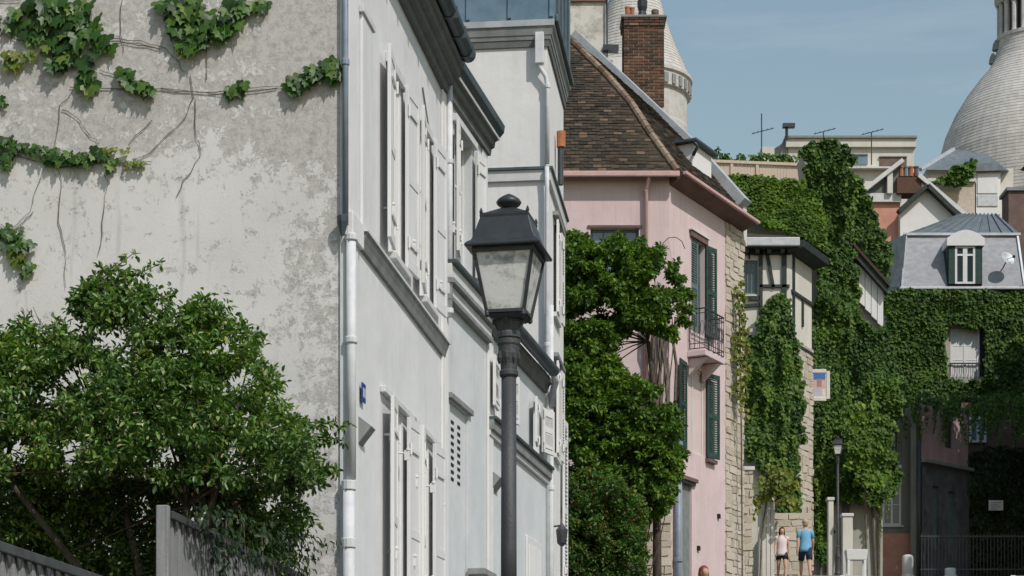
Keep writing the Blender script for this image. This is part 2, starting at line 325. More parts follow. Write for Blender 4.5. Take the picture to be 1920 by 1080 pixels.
M['shrub_red'] = foliage('bronze_shrub_leaf', [(0, (0.037, 0.108, 0.018)), (.55, (0.073, 0.176, 0.032)), (.8, (0.123, 0.230, 0.050)), (.93, (0.209, 0.108, 0.044)), (1, (0.295, 0.176, 0.075))], .28, .45)
# ------------------------------------------------------------------ leaves
def unit(a): return a/np.maximum(np.linalg.norm(a, axis=1, keepdims=True), 1e-9)
def leaf_mesh(P, D, Nn, Lg, wr=.55, fold=.12):
    n = len(P); T = unit(D); Nn = Nn-(Nn*T).sum(1, keepdims=True)*T; Nn = unit(Nn); S = np.cross(T, Nn); Lg = Lg[:, None]
    k = [P, P+T*Lg*.32+S*Lg*wr*.46+Nn*Lg*fold, P+T*Lg*.68+S*Lg*wr*.4+Nn*Lg*fold*.8, P+T*Lg-Nn*Lg*.08, P+T*Lg*.68-S*Lg*wr*.4+Nn*Lg*fold*.8, P+T*Lg*.32-S*Lg*wr*.46+Nn*Lg*fold]
    V = np.stack(k, 1).reshape(-1, 3).astype(np.float32)
    base = (np.arange(n)*6)[:, None]; q = np.concatenate([base+np.array([[0,1,2,3]]), base+np.array([[0,3,4,5]])], 1).reshape(-1)
    me = bpy.data.meshes.new('leaves'); me.vertices.add(n*6); me.vertices.foreach_set('co', V.reshape(-1))
    me.loops.add(n*8); me.loops.foreach_set('vertex_index', q.astype(np.int32)); me.polygons.add(n*2)
    me.polygons.foreach_set('loop_start', (np.arange(n*2)*4).astype(np.int32)); me.update(calc_edges=True); me.validate(); return me
def clumps_leaves(clumps, per, L0, L1, wr=.55, droop=.25, shell=.5):
    Ps, Ds, Ns = [], [], []
    for c, r in clumps:
        k = max(4, int(per*(r if hasattr(per, '__len__') is False else 1)))
        d = unit(rng.normal(size=(k, 3))); rad = r*(shell+(1-shell)*rng.random((k, 1)))*rng.uniform(.75, 1.12, (k, 1))
        P = np.array(c)+d*rad*np.array([1, 1, .8]); Ps.append(P)
        Ds.append(d*.8+rng.normal(size=(k, 3))*.6+np.array([0, 0, -droop])); Ns.append(d*.5+np.array([0, 0, .9])+rng.normal(size=(k, 3))*.45)
    P = np.concatenate(Ps); return leaf_mesh(P, np.concatenate(Ds), np.concatenate(Ns), rng.uniform(L0, L1, len(P)), wr)
def inpoly(px, py, poly):
    c = np.zeros(len(px), bool); n = len(poly)
    for i in range(n):
        x0, y0 = poly[i]; x1, y1 = poly[(i+1) % n]
        if y0 == y1: continue
        k = ((y0 > py) != (y1 > py)) & (px < (x1-x0)*(py-y0)/(y1-y0)+x0); c ^= k
    return c
def ivy_mesh(poly, Yf, n, L0, L1, amp=.35, jit=10, origin=(0, 0, 0), wr=.8, nscale=.8, slope=(0, -1, 0)):
    """leaves hanging on a wall; poly outlines the covered part, Yf(px,py) is the wall's distance"""
    xs = [p[0] for p in poly]; ys = [p[1] for p in poly]
    px = rng.uniform(min(xs)-jit, max(xs)+jit, n*4); py = rng.uniform(min(ys)-jit, max(ys)+jit, n*4)
    jx = np.array([noise.noise((a*.06, b*.06, 3)) for a, b in zip(px, py)])*jit*1.6; jy = np.array([noise.noise((a*.06, b*.06, 9)) for a, b in zip(px, py)])*jit*1.6
    ok = inpoly(px+jx, py+jy, poly); px, py = px[ok][:n], py[ok][:n]
    P = np.array([W(a, b, Yf(a, b)) for a, b in zip(px, py)]); sl = np.array(slope, float)
    h = np.array([max(0, .45+.75*noise.fractal((p[0]*nscale, p[2]*nscale, p[1]*.3), 1, 2, 3)) for p in P])*amp+rng.random(len(P))*.12
    P = P+sl*h[:, None]-np.array(origin)
    k = len(P); D = np.array([0, 0, -1.0])+rng.normal(size=(k, 3))*.45+sl*.35; Nn = sl*1.0+np.array([0, 0, .55])+rng.normal(size=(k, 3))*.38
    return leaf_mesh(P, D, Nn, rng.uniform(L0, L1, k), wr, .08)
def shoots(poly, Yf, n, L0, L1, origin, out=.35, length=1.4, wr=.8):
    xs = [p[0] for p in poly]; ys = [p[1] for p in poly]; P, D, Nn, Lg = [], [], [], []; k = 0; mbs = MB()
    while k < n:
        a, b = random.uniform(min(xs), max(xs)), random.uniform(min(ys), max(ys))
        if not inpoly(np.array([a]), np.array([b]), poly)[0]: continue
        k += 1; p = W(a, b, Yf(a, b)-random.uniform(.1, out))-Vector(origin); ln = length*random.uniform(.4, 1.2); m = int(ln/.07); pts = []
        dx = random.uniform(-.5, .5); dy = random.uniform(-.5, .05)
        for i in range(m):
            t = i/m; q = p+Vector((dx*t*ln*.6, dy*t*(1-t)*ln, -ln*t+.25*math.sin(t*3)*ln*.4)); pts.append(q)
            for s_ in (0, 1): P.append(q+Vector((random.gauss(0, .03), random.gauss(0, .03), random.gauss(0, .03)))); D.append((random.gauss(0, .7), random.gauss(-.3, .4), -1)); Nn.append((random.gauss(0, .5), -1, .7)); Lg.append(random.uniform(L0, L1)*(1-.5*t))
    return leaf_mesh(np.array(P), np.array(D, float), np.array(Nn, float), np.array(Lg), wr, .08)
def branches(mb, root, tips, r0, sag=.0, n=5):
    for tpt in tips:
        a = Vector(root); b = Vector(tpt); m = (a+b)/2+Vector((random.uniform(-.12, .12), random.uniform(-.12, .12), random.uniform(.0, .2)))*(b-a).length
        pts = [(1-t)**2*a+2*t*(1-t)*m+t*t*b for t in (0, .25, .5, .75, 1)]
        mb.tube(pts, [r0*(1-.18*i) for i in range(5)], n)
# ------------------------------------------------------------------ the ground and the street
def strip(name, m, left, right, lift, kind='structure', label=None, parent=None):
    mb = MB(); n = len(left)
    mb.add([(x, y, G(y)+lift) for x, y in left]+[(x, y, G(y)+lift) for x, y in right], [(i, i+n, i+n+1, i+1) for i in range(n-1)])
    o = mb.build(name, m, parent); 
    if not parent: tag(o, label, None, None, kind)
    return o
gx = [-3000, -800, -200, -60, -20, 0, 20, 60, 200, 800, 3000]
gm = MB(); gy = [k[0] for k in KN]
gm.v = [(x, y, G(y)-.03) for y in gy for x in gx]; nx = len(gx)
gm.f = [(j*nx+i, j*nx+i+1, (j+1)*nx+i+1, (j+1)*nx+i) for j in range(len(gy)-1) for i in range(nx-1)]
tag(gm.build('ground', M['soil']), 'bare earth of the hill under street and gardens', None, None, 'structure')
SL = [(-3.6, -10), (-3.5, 0), (-3.0, 8), (-2.2, 14), (-1.5, 19), (-.95, 23), (.4, 30), (1.6, 37), (3.5, 45), (5.6, 49), (7.4, 57), (8.6, 63), (10.2, 69), (13.5, 77), (17, 83), (19, 85)]
def yb(path):      # split at the ground's break lines so that sheets lie on it
    out = [path[0]]
    for a, b in zip(path, path[1:]):
        for k in KN:
            if a[1] < k[0] < b[1]: t = (k[0]-a[1])/(b[1]-a[1]); out.append((a[0]+(b[0]-a[0])*t, k[0]))
        out.append(b)
    return out
SL = yb(SL)
off = lambda d: [(x+d, y) for x, y in SL]
tag(strip('road', M['asphalt'], off(1.5), off(6.5), .01), 'grey asphalt roadway climbing the hill', None, None, 'structure')
for nm, a, b in (('pavement', -.1, 1.35), ('pavement', 6.65, 8.2)):
    tag(strip(nm, M['setts'], off(a), off(b), .125), 'paved footway beside the road', None, None, 'structure')
for a, b in ((1.35, 1.5), (6.5, 6.65)):
    mb = MB(); l, r = off(a), off(b); n = len(l)
    mb.add([(x, y, G(y)+.13) for x, y in l]+[(x, y, G(y)+.13) for x, y in r]+[(x, y, G(y)-.1) for x, y in l]+[(x, y, G(y)-.1) for x, y in r],
           [f for i in range(n-1) for f in ((i, i+n, i+n+1, i+1), (i+2*n, i+2*n+1, i+1, i), (i+n, i+3*n, i+3*n+1, i+n+1)[::-1])])
    tag(mb.build('kerb', M['trim_pale']), 'granite kerb along the road', None, None, 'structure')
# ------------------------------------------------------------------ building kit
def fx(w=0): return lambda u, d, z: (w-d, u, z)
def fy(v=0): return lambda u, d, z: (u, v+d, z)
def ubox(mb, fn, u0, u1, d0, d1, z0, z1):
    vs = [fn(u, d, z) for z in (z0, z1) for u, d in ((u0, d0), (u1, d0), (u1, d1), (u0, d1))]
    return mb.add(vs, [(0,3,2,1),(4,5,6,7),(0,1,5,4),(1,2,6,5),(2,3,7,6),(3,0,4,7)])
def window(parent, fn, u0, u1, z0, z1, mf, mg, depth=.08, cols=2, rows=3, fw=.05, name='window', sill=None):
    mb = MB()
    ubox(mb, fn, u0, u0+fw, depth, depth+.06, z0, z1); ubox(mb, fn, u1-fw, u1, depth, depth+.06, z0, z1)
    ubox(mb, fn, u0+fw, u1-fw, depth+.002, depth+.058, z0, z0+fw); ubox(mb, fn, u0+fw, u1-fw, depth+.002, depth+.058, z1-fw, z1)
    wn = mb.build(name, mf, parent)
    cw = (u1-u0-2*fw)/cols; rh = (z1-z0-2*fw)/rows
    for i in range(1, cols):
        k = fw*(1.0 if cols == 2 else .4); u = u0+fw+cw*i; ubox(MB(), fn, 0,0,0,0,0,0)
        b = MB(); ubox(b, fn, u-k/2, u+k/2, depth+.004, depth+.056, z0+fw, z1-fw); b.build('mullion', mf, wn)
    for j in range(1, rows):
        z = z0+fw+rh*j; b = MB(); ubox(b, fn, u0+fw, u1-fw, depth+.014, depth+.046, z-.015, z+.015); b.build('glazing_bar', mf, wn)
    for i in range(cols):
        b = MB(); ubox(b, fn, u0+fw+cw*i+.005, u0+fw+cw*(i+1)-.005, depth+.025, depth+.032, z0+fw, z1-fw); b.build('pane', mg, wn)
    if sill:
        b = MB(); ubox(b, fn, u0-.08, u1+.08, -.07, depth, z0-.07, z0-.003); b.build('sill', sill, wn, bev=.008)
    return wn
SLAT = {}
def shutter(parent, hinge, h, w, side, tilt, m, style='panel', name='shutter', nslat=14, hard=True):
    mb = MB(); s = side; st = .065; t = .036
    mb.box(0, t, 0, s*st, 0, h); mb.box(0, t, s*(w-st), s*w, 0, h)
    rails = [(0, .12), (h*.47, h*.47+.1), (h-.1, h)]
    for a, b in rails: mb.box(.002, t-.002, s*st, s*(w-st), a, b)
    o = mb.build(name, m, parent, loc=hinge, rot=(0, 0, -R(tilt)*s), bev=.004)
    for k in range(2):
        a = rails[k][1]; b = rails[k+1][0]
        if style == 'panel' or (style == 'half' and k == 0):
            MB().box(.011, t-.011, s*(st), s*(w-st), a, b).build('panel', m, o)
        else:
            key = (round(w, 3), s, m.name)
            if key not in SLAT:
                q = MB(); q.box(-.004, .004, s*st, s*(w-st), -.024, .024, Matrix.Rotation(R(-38), 4, 'Y')); SLAT[key] = q.mesh(); SLAT[key].materials.append(m)
            n = nslat//2
            for i in range(n): link('slat', SLAT[key], None, o, (t/2, 0, a+(b-a)*(i+.5)/n))
    if hard:
        for z in (.14*h, .86*h):
            b = MB(); b.box(t, t+.008, 0, s*w*.8, z-.02, z+.02); b.tube([(t+.012, 0, z-.06), (t+.012, 0, z+.06)], .014, 6); b.build('strap_hinge', M['paint'], o)
    return o
def stay(parent, y, z, m=None):      # turned-out shutter stay: a short arm with a drop
    mb = MB(); mb.tube([(0, y, z), (.075, y, z), (.10, y, z+.01)], .012, 6); mb.box(.06, .115, y-.012, y+.012, z-.075, z+.028); mb.lathe([(.0, -.02), (.024, -.01), (.024, .012), (0, .02)], 8, (.10, y, z+.035))
    return mb.build('shutter_stay', m or M['paint'], parent, bev=.003)
def cornice(name, parent, m, prof, y0, y1, ends=True):      # profile (x out, z) swept along the front
    return MB().ext([(x, y0, z) for x, z in prof], (0, y1-y0, 0)).build(name, m, parent)
def pipe(name, parent, pts, r, m, n=10, collars=(), cr=1.35, ch=.06):
    o = MB().tube(pts, r, n).build(name, m, parent, smooth=True)
    for c in collars: MB().lathe([(r*cr*.9, -ch/2), (r*cr, -ch/2+.008), (r*cr, ch/2-.008), (r*cr*.9, ch/2)], n, c).build('collar', m, o)
    return o
# ================================================================== HOUSE 1: white end house with the weathered gable
H1 = Fr((650-960)/F*19, 19, 7.6, G(19))
h1 = thing('white_house', 'white rendered end house with bare weathered plaster gable facing the garden', 'house', H1)
B = H1.base; L1 = 5.32
zS = 7.05-B; zE = 10.0-B; zW = 9.2-B
upw = [(1.98, 2.62), (3.78, 4.36)]; lww = [(2.10, 2.72), (3.72, 4.30)]
holes = [(a, b, 7.22-B, 9.1-B) for a, b in upw]+[(a, b, 3.35-B, 5.72-B) for a, b in lww]
mb = MB(); mb.wall(fx(0), 0, L1, -1.2, zE+.1, holes, .09)
mb.add([(-.2, L1, -1.2), (0, L1, -1.2), (0, L1, zE+.1), (-.2, L1, zE+.1)], [(0,1,2,3)]); mb.build('street_wall', M['white'], h1)
RW = 8.6
mb = MB(); mb.add([(-RW, .002, -1.2), (-.002, .002, -1.2), (-.002, .002, zE+.1), (-RW/2, .002, zE+3.6), (-RW, .002, zE+.1)], [(0,1,2,3,4)])
mb.add([(-RW, .002, -1.2), (-RW, L1, -1.2), (-RW, L1, zE+.1), (-RW, .002, zE+.1)], [(0,3,2,1)]); mb.build('gable_wall', M['gable'], h1)
mb = MB(); mb.add([(-RW, L1, zE-2.9), (-.2, L1, zE-2.9), (-.2, L1, zE+.1), (-RW/2, L1, zE+3.6), (-RW, L1, zE+.1)], [(0,1,2,3,4)]); mb.build('back_gable', M['white2'], h1)
mb = MB(); mb.ext([(.22, 0, zE+.42), (-RW/2, 0, zE+3.75), (-RW/2, 0, zE+3.62), (.16, 0, zE+.30)], (0, L1, 0)); mb.ext([(-RW-.3, 0, zE+.2), (-RW/2, 0, zE+3.74), (-RW/2, 0, zE+3.61), (-RW-.3, 0, zE+.06)], (0, L1, 0)); mb.build('roof', M['tile'], h1)
cornice('cornice', h1, M['soffit'], [(.002, zE-.02), (.06, zE-.02), (.07, zE+.05), (.13, zE+.07), (.14, zE+.13), (.20, zE+.15), (.21, zE+.22), (.24, zE+.235), (.25, zE+.29), (.002, zE+.29)], -.06, L1+.01)
gt = MB(); pr = []
for k in range(9): a = math.pi+math.pi*k/8; pr.append((.30+.09*math.cos(a), zE+.40+.09*math.sin(a)))
gt.ext([(x, -.1, z) for x, z in pr+[(.39, zE+.42), (.21, zE+.42)]], (0, L1+.10, 0)); g = gt.build('gutter', M['zinc_dark'], h1)
for i in range(9): MB().box(.205, .40, .3+i*.6, .325+i*.6, zE+.30, zE+.43).build('gutter_bracket', M['zinc_dark'], g)
# string course between the storeys: stone band over a darker moulding
cornice('string_course', h1, M['trim'], [(.002, zS-.17), (.035, zS-.17), (.05, zS-.11), (.07, zS-.06), (.08, zS-.022), (.002, zS-.022)], .52, L1-.03)
cornice('string_course_cap', h1, M['trim_pale'], [(.002, zS-.02), (.095, zS-.02), (.095, zS+.005), (.002, zS+.03)], .5, L1-.01)
MB().box(.002, .06, 0, .5, zS-.2, zS+.03).build('corner_block', M['white'], h1, bev=.01)
# corner strips
MB().box(.001, .022, .003, .42, -1, zE-.03).build('corner_pilaster', M['white2'], h1, bev=.006)
MB().box(-.06, .003, -.022, .0, -1, zE-.03).build('corner_bead', M['trim_pale'], h1, bev=.006)
MB().box(.001, .03, L1-.16, L1-.003, -1, zE-.03).build('corner_pilaster', M['white2'], h1, bev=.006)
for (a, b) in upw:
    w = window(h1, fx(0), a, b, 7.22-B, 9.1-B, M['paint'], M['white2'], .02, 2, 3)
    MB().box(.001, .05, a-.14, b+.14, 9.1-B, 9.2-B).build('window_head', M['trim_pale'], h1, bev=.008)
    MB().box(.001, .10, a-.1, b+.1, 7.14-B, 7.21-B).build('window_sill', M['trim_pale'], h1, bev=.008)
for y, s, ti in ((1.96, -1, 5), (2.64, 1, 4), (3.76, -1, 7), (4.38, 1, 5)):
    shutter(h1, (.05, y, 7.24-B), 1.90, .5, s, ti, M['paint'])
for (a, b) in lww:
    w = window(h1, fx(0), a, b, 3.35-B, 5.72-B, M['paint'], M['white2'], .02, 2, 4)
    MB().box(.001, .06, a-.55, b+.55, 5.735-B, 5.80-B).build('window_head', M['trim_pale'], h1, bev=.008)
for y, s, ti in ((2.08, -1, 6), (2.74, 1, 4), (3.70, -1, 8), (4.32, 1, 5)):
    shutter(h1, (.05, y, 3.35-B), 2.36, .5, s, ti, M['paint'])
for y, z in ((1.72, 7.6), (2.9, 7.55), (3.45, 7.5), (4.6, 7.55), (1.75, 5.35), (2.55, 5.3), (3.05, 5.1), (3.5, 5.32), (4.1, 5.2), (4.75, 5.05), (1.9, 4.2), (2.95, 4.25), (3.55, 4.1), (4.05, 4.15), (4.8, 4.1)):
    stay(h1, y, z-B)
# little hooded vents
def vent(parent, y, z, s=.14):
    mb = MB(); mb.add([(.002, y-s, z), (.002, y+s, z), (.002, y+s, z+.26), (.002, y-s, z+.26), (.13, y-s, z+.16), (.13, y+s, z+.16)], [(0,1,5,4), (4,5,2,3), (0,4,3), (1,2,5)])
    return mb.build('vent_hood', M['trim'], parent)
y, z = H1.hx(675, 815); vent(h1, y, z-.1, .1)
y, z = H1.hx(684, 62); MB().box(.001, .05, y-.28, y+.28, z+.1, z+.17).build('blind_window_head', M['trim_pale'], h1, bev=.006); MB().box(.001, .03, y-.24, y+.24, z-2.0, z+.097).build('blind_window', M['paint'], h1, bev=.006)
y, z = H1.hx(676, 737); o = MB().box(.023, .035, y-.08, y+.08, z-.09, z+.09).build('house_number_plate', surf('blue_enamel', (.015, .05, .22), (.02, .06, .26), 5, .3, 0), h1, bev=.004)
MB().box(.0355, .037, y-.045, y-.015, z-.045, z+.045).build('numeral', M['paint'], o); MB().box(.0355, .037, y+.015, y+.045, z-.045, z+.045).build('numeral', M['paint'], o)
# downpipe at the corner
xz = lambda py: H1.hy(655, py)[1]
pipe('downpipe', h1, [(.0, -.052, zE+.1), (.0, -.052, xz(425))], .028, M['pipe'], 10, [(.0, -.052, xz(120))])
pipe('downpipe', h1, [(.05, -.04, xz(440)), (.05, -.04, xz(900))], .045, M['pipe_white'], 12, [(.05, -.04, xz(448)), (.05, -.04, xz(640))])
pipe('downpipe', h1, [(.03, -.05, xz(906)), (.03, -.05, -.6)], .055, M['pipe_white'], 12, [(.03, -.05, xz(912)), (.03, -.05, xz(1020))], 1.25, .09)
mb = MB().lathe([(.02, -.10), (.03, -.06), (.05, .02), (.055, .07), (.045, .08)], 8, (-.02, -.085, xz(425))); mb.build('rainwater_head', M['zinc_dark'], h1, smooth=False)
mb = MB(); mb.tube([(1.0, 0, 0)] and [(.012, 3.9, zE-.45), (.014, 4.25, zE-.75), (.013, 4.55, zE-1.2), (.012, 4.62, zE-1.5)], .010, 5); mb.build('cable', M['trim'], h1)
# ================================================================== HOUSE 2: slightly turned neighbour
d1 = (math.sin(H1.a), math.cos(H1.a))
H2 = Fr(H1.X+d1[0]*L1, H1.Y+d1[1]*L1, 11.5, G(23)); B2 = H2.base
h2 = thing('white_house', 'narrow pale grey house with dark cornice between white end house and street lamp', 'house', H2)
L2 = H2.hx(912, 300)[0]
zE2 = H2.hx(838, 178)[1]; zS2 = H2.hx(836, 498)[1]
u0, u1 = H2.hx(852, 300)[0], H2.hx(884, 300)[0]; wz1 = H2.hx(868, 255)[1]
s0 = H2.hx(905, 700)[0]
holes = [(u0, u1, zS2+.15, wz1), (.35, 1.35, -.4, H2.hx(868, 770)[1])]
mb = MB(); mb.wall(fx(0), .002, L2, -1.2, zE2+.1, holes, .16); mb.build('street_wall', M['white_grey'], h2)
mb = MB(); mb.box(-7, -.2, .004, L2, zE2-3, zE2+.1); mb.box(-.2, -.003, L2-.1, L2-.003, zS2-.3, zE2+.1); mb.build('party_wall', M['white2'], h2)
mb = MB(); mb.ext([(.2, .01, zE2+.34), (-3.5, .01, zE2+3.0), (-7.2, .01, zE2+.34)], (0, L2-.01, 0)); mb.build('roof', M['zinc_dark'], h2)
cornice('cornice', h2, M['soffit'], [(.002, zE2-.03), (.05, zE2-.03), (.06, zE2+.05), (.10, zE2+.07), (.11, zE2+.14), (.15, zE2+.16), (.002, zE2+.16)], .02, L2+.04)
cornice('cornice_fillet', h2, M['trim_pale'], [(.002, zE2+.162), (.165, zE2+.162), (.165, zE2+.20), (.002, zE2+.20)], .02, L2+.05)
cornice('gutter', h2, M['zinc_dark'], [(.002, zE2+.202), (.17, zE2+.202), (.22, zE2+.26), (.23, zE2+.345), (.002, zE2+.345)], .02, L2+.06)
MB().box(.001, .03, .01, .17, -1, zE2-.035).build('corner_pilaster', M['white2'], h2, bev=.006)
MB().box(.001, .02, L2-.3, L2-.003, zS2+.1, zE2-.035).build('corner_pilaster', M['white_grey'], h2, bev=.006)
window(h2, fx(0), u0, u1, zS2+.15, wz1, M['paint'], M['glass'], .1, 2, 3)
MB().box(.001, .06, u0-.12, u1+.12, wz1+.002, wz1+.09).build('window_head', M['trim_pale'], h2, bev=.008)
shutter(h2, (.045, u0-.01, zS2+.2), wz1-zS2-.25, .34, -1, 10, M['paint']); shutter(h2, (.045, u1+.01, zS2+.2), wz1-zS2-.25, .34, 1, 8, M['paint'])
for nm, a, b, w, m in (('string_course_cap', 0, .045, .16, M['zinc_dark']), ('string_course', -.17, -.002, .10, M['trim_pale']), ('string_course', -.23, -.172, .13, M['trim']), ('string_course', -.36, -.232, .07, M['trim_pale']), ('string_course', -.42, -.362, .09, M['trim'])):
    MB().box(.002, w, .03, L2-.003, zS2+a, zS2+b).build(nm, m, h2, bev=.006)
for y in (.12, .45): stay(h2, y, zS2+.45)
pipe('downpipe', h2, [(.06, .09, zE2+.1), (.06, .09, zS2-.62)], .035, M['pipe_white'], 10, [(.06, .09, zS2+1.2), (.06, .09, zS2-.55)])
# ground floor of house 2: pierced shutter-door
zb = H2.hx(868, 770)[1]
dz0 = -.4
do = MB().box(-.07, -.035, .36, 1.34, dz0, zb-.005).build('door', M['white_grey'], h2, bev=.006)
dsl = MB(); dsl.box(-.036, -.028, -.07, .07, -.018, .018); dme = dsl.mesh(); dme.materials.append(M['black'])
for i in range(9):
    for j in range(2): link('louvre_slot', dme, None, do, (0, .62+j*.34, zb-.22-i*.085))
MB().box(.001, .05, .25, 1.45, zb+.003, zb+.07).build('door_head', M['trim'], h2, bev=.006)
y, z = H2.hx(918, 905); 
y, z = H2.hx(888, 1068); MB().box(.002, .22, y-.35, y+.35, z-.1, z-.02).build('door_canopy', M['trim'], h2, bev=.01)
# ================================================================== HOUSE 2b: low range with the gutter behind the lamp
d2 = (math.sin(H2.a), math.cos(H2.a))
H4 = Fr(H2.X+d2[0]*L2, H2.Y+d2[1]*L2, 11.5, G(26)); B4 = H4.base
h4 = thing('white_house', 'low white house with louvred shutters and dark gutter right behind the street lamp', 'house', H4)
L4 = H4.hx(1026, 700)[0]; zE4 = H4.hx(912, 603)[1]
ws = [H4.hx(p, 700)[0] for p in (932, 958, 997, 1010)]
wa = (H4.hx(926, 700)[0], H4.hx(944, 700)[0]); wb = (H4.hx(1000, 700)[0], H4.hx(1010, 700)[0])
z1a, z0a = zE4-.45, H4.hx(925, 790)[1]
zs4 = H4.hx(972, 832)[1]
holes = [(wa[0], wa[1], zs4+.12, zE4-.4), (wb[0], wb[1], zs4+.12, zE4-.4)]
mb = MB(); mb.wall(fx(0), .002, L4, -1.2, zE4+.1, holes, .16); mb.build('street_wall', M['white_grey'], h4)
mb = MB(); mb.box(-6, -.2, .01, L4, -1, zE4); mb.ext([(.05, .0, zE4+.08), (-6, .0, zE4+.55), (-6, .0, zE4+.02), (.05, 0, zE4+.02)], (0, L4-.01, 0)); mb.build('roof', M['zinc_dark'], h4)
for a, b in (wa, wb): window(h4, fx(0), a, b, zs4+.12, zE4-.4, M['paint'], M['glass'], .08, 2, 3)
sw = .42
for y, s, ti in ((wa[0]-.01, -1, 5), (wa[1]+.01, 1, 9), (wb[0]-.01, -1, 9), (wb[1]+.01, 1, 12)):
    shutter(h4, (.04, y, zs4+.14), zE4-.4-zs4-.16, sw, s, ti, M['paint'], 'louvre', nslat=28)
cornice('cornice', h4, M['soffit'], [(.002, zE4-.13), (.05, zE4-.13), (.08, zE4-.03), (.12, zE4+.0), (.13, zE4+.06), (.002, zE4+.06)], .01, L4-.25)
gt = MB(); pr = []
for k in range(9): a = math.pi+math.pi*k/8; pr.append((.20+.085*math.cos(a), zE4+.13+.085*math.sin(a)))
gt.ext([(x, .0, z) for x, z in pr+[(.28, zE4+.16), (.12, zE4+.16)]], (0, L4-.55, 0)); gt.build('gutter', M['zinc_dark'], h4)
pipe('gutter_outlet', h4, [(.2, L4-.56, zE4+.08), (.2, L4-.40, zE4+.0), (.12, L4-.15, zE4-.06), (.10, L4-.08, zE4-.30)], .05, M['zinc_pale'])
for nm, a, b, w, m in (('string_course_cap', -.04, .0, .13, M['zinc_dark']), ('string_course', -.17, -.042, .09, M['trim']), ('string_course', -.24, -.172, .05, M['trim_pale'])):
    MB().box(.002, w, .03, L4-.1, zs4+a, zs4+b).build(nm, m, h4, bev=.006)
MB().box(.001, .03, .01, .3, -1, zE4-.14).build('corner_pilaster', M['white2'], h4, bev=.006)
y, z = H4.hx(921, 905); vent(h4, y+.12, z-.1, .16)
pipe('downpipe', h4, [(.07, L4-.07, zE4+1.2), (.07, L4-.07, -.5)], .04, M['pipe_white'], 10, [(.07, L4-.07, zs4+1.4), (.07, L4-.07, zs4-.3)])
y0, y1 = H4.hx(985, 1000)[0], H4.hx(1012, 1000)[0]; zt = H4.hx(995, 1010)[1]
dd = MB().box(.001, .03, y0, y1, -1, zt).build('door', M['paint'], h4, bev=.008); MB().box(.03, .045, y0+.1, y1-.1, -.9, zt-.12).build('panel', M['white2'], dd, bev=.006)
# ================================================================== HOUSE 3: tall white house with zinc mansard
H3 = Fr(H4.X+d2[0]*L4, H4.Y+d2[1]*L4, 6.5, G(30.8)); B3 = H3.base
h3 = thing('white_house', 'tall white house with blue zinc mansard roof and terracotta flue', 'house', H3)
L3 = H3.hx(1056.5, 600)[0]
zc = H3.hy(960, 88)[1]; zt = H3.hy(960, 44)[1]; zm = H3.hy(960, 322)[1]
GW = 6.0
wz = [(H3.hx(1040, 470)[1], H3.hx(1040, 560)[1])]
mb = MB(); mb.wall(fx(0), 0, L3, -1.2, zc, [], .16); mb.add([(-GW, 0, -1), (0, 0, -1), (0, 0, zc), (-GW, 0, zc)], [(0,1,2,3)]); mb.add([(-GW, L3, -1), (0, L3, -1), (0, L3, zc), (-GW, L3, zc)], [(3,2,1,0)]); mb.build('wall', M['white2'], h3)
def band(name, m, o0, z0, z1, o1=None):      # a moulding round gable and street front
    o1 = o0 if o1 is None else o1
    mb = MB(); v = []
    for o, z in ((0.001, z0), (o0, z0), (o1, z1), (.001, z1)): v.append([(-GW, -o, z), (o, -o, z), (o, L3+.02, z)])
    vs = [p for r in v for p in r]
    mb.add(vs, [f for i in range(4) for j in range(2) for f in ((i*3+j, i*3+j+1, ((i+1) % 4)*3+j+1, ((i+1) % 4)*3+j),)]+[(2, 5, 8, 11)])
    return mb.build(name, m, h3)
h_ = zt-zc
band('cornice', M['soffit'], .03, zc-.02, zc+h_*.22, .04); band('cornice', M['trim'], .05, zc+h_*.222, zc+h_*.40, .06); band('cornice', M['trim'], .07, zc+h_*.402, zc+h_*.75, .09)
band('cornice_cap', M['zinc_pale'], .11, zc+h_*.752, zt, .12)
band('string_course', M['trim_pale'], .05, zm-.15, zm, .06); band('string_course_cap', M['zinc_dark'], .09, zm+.003, zm+.04, .09)
# mansard: steep zinc sheets with batten rolls
mh = 1.9; ins = .10
mb = MB(); top = [(-GW, ins+.02, zt+mh), (.11, ins+.02, zt+mh), (.11, L3, zt+mh), (-GW, L3, zt+mh)]; bot = [(-GW, -.10, zt+.004), (.11, -.10, zt+.004), (.11, L3, zt+.004), (-GW, L3, zt+.004)]
mb.add(bot+top, [(0,1,5,4), (1,2,6,5), (2,3,7,6), (3,0,4,7), (4,5,6,7)]); rf = mb.build('mansard_roof', M['zinc'], h3)
for i in range(9):
    x = .11-.04-i*.62
    MB().bar((x, -.105, zt+.03), (x, ins+.01, zt+mh), .05, .05, up=(1, 0, 0)).build('batten_roll', M['zinc'], rf)
for i in range(4):
    y = .3+i*.6
    if y < L3: MB().bar((.115, y, zt+.03), (.115, y, zt+mh), .05, .05, up=(0, 1, 0)).build('batten_roll', M['zinc_dark'], rf)
MB().box(.125, .17, -.10, L3, zt-.04, zt+.08).build('gutter', M['zinc_dark'], h3, bev=.02)
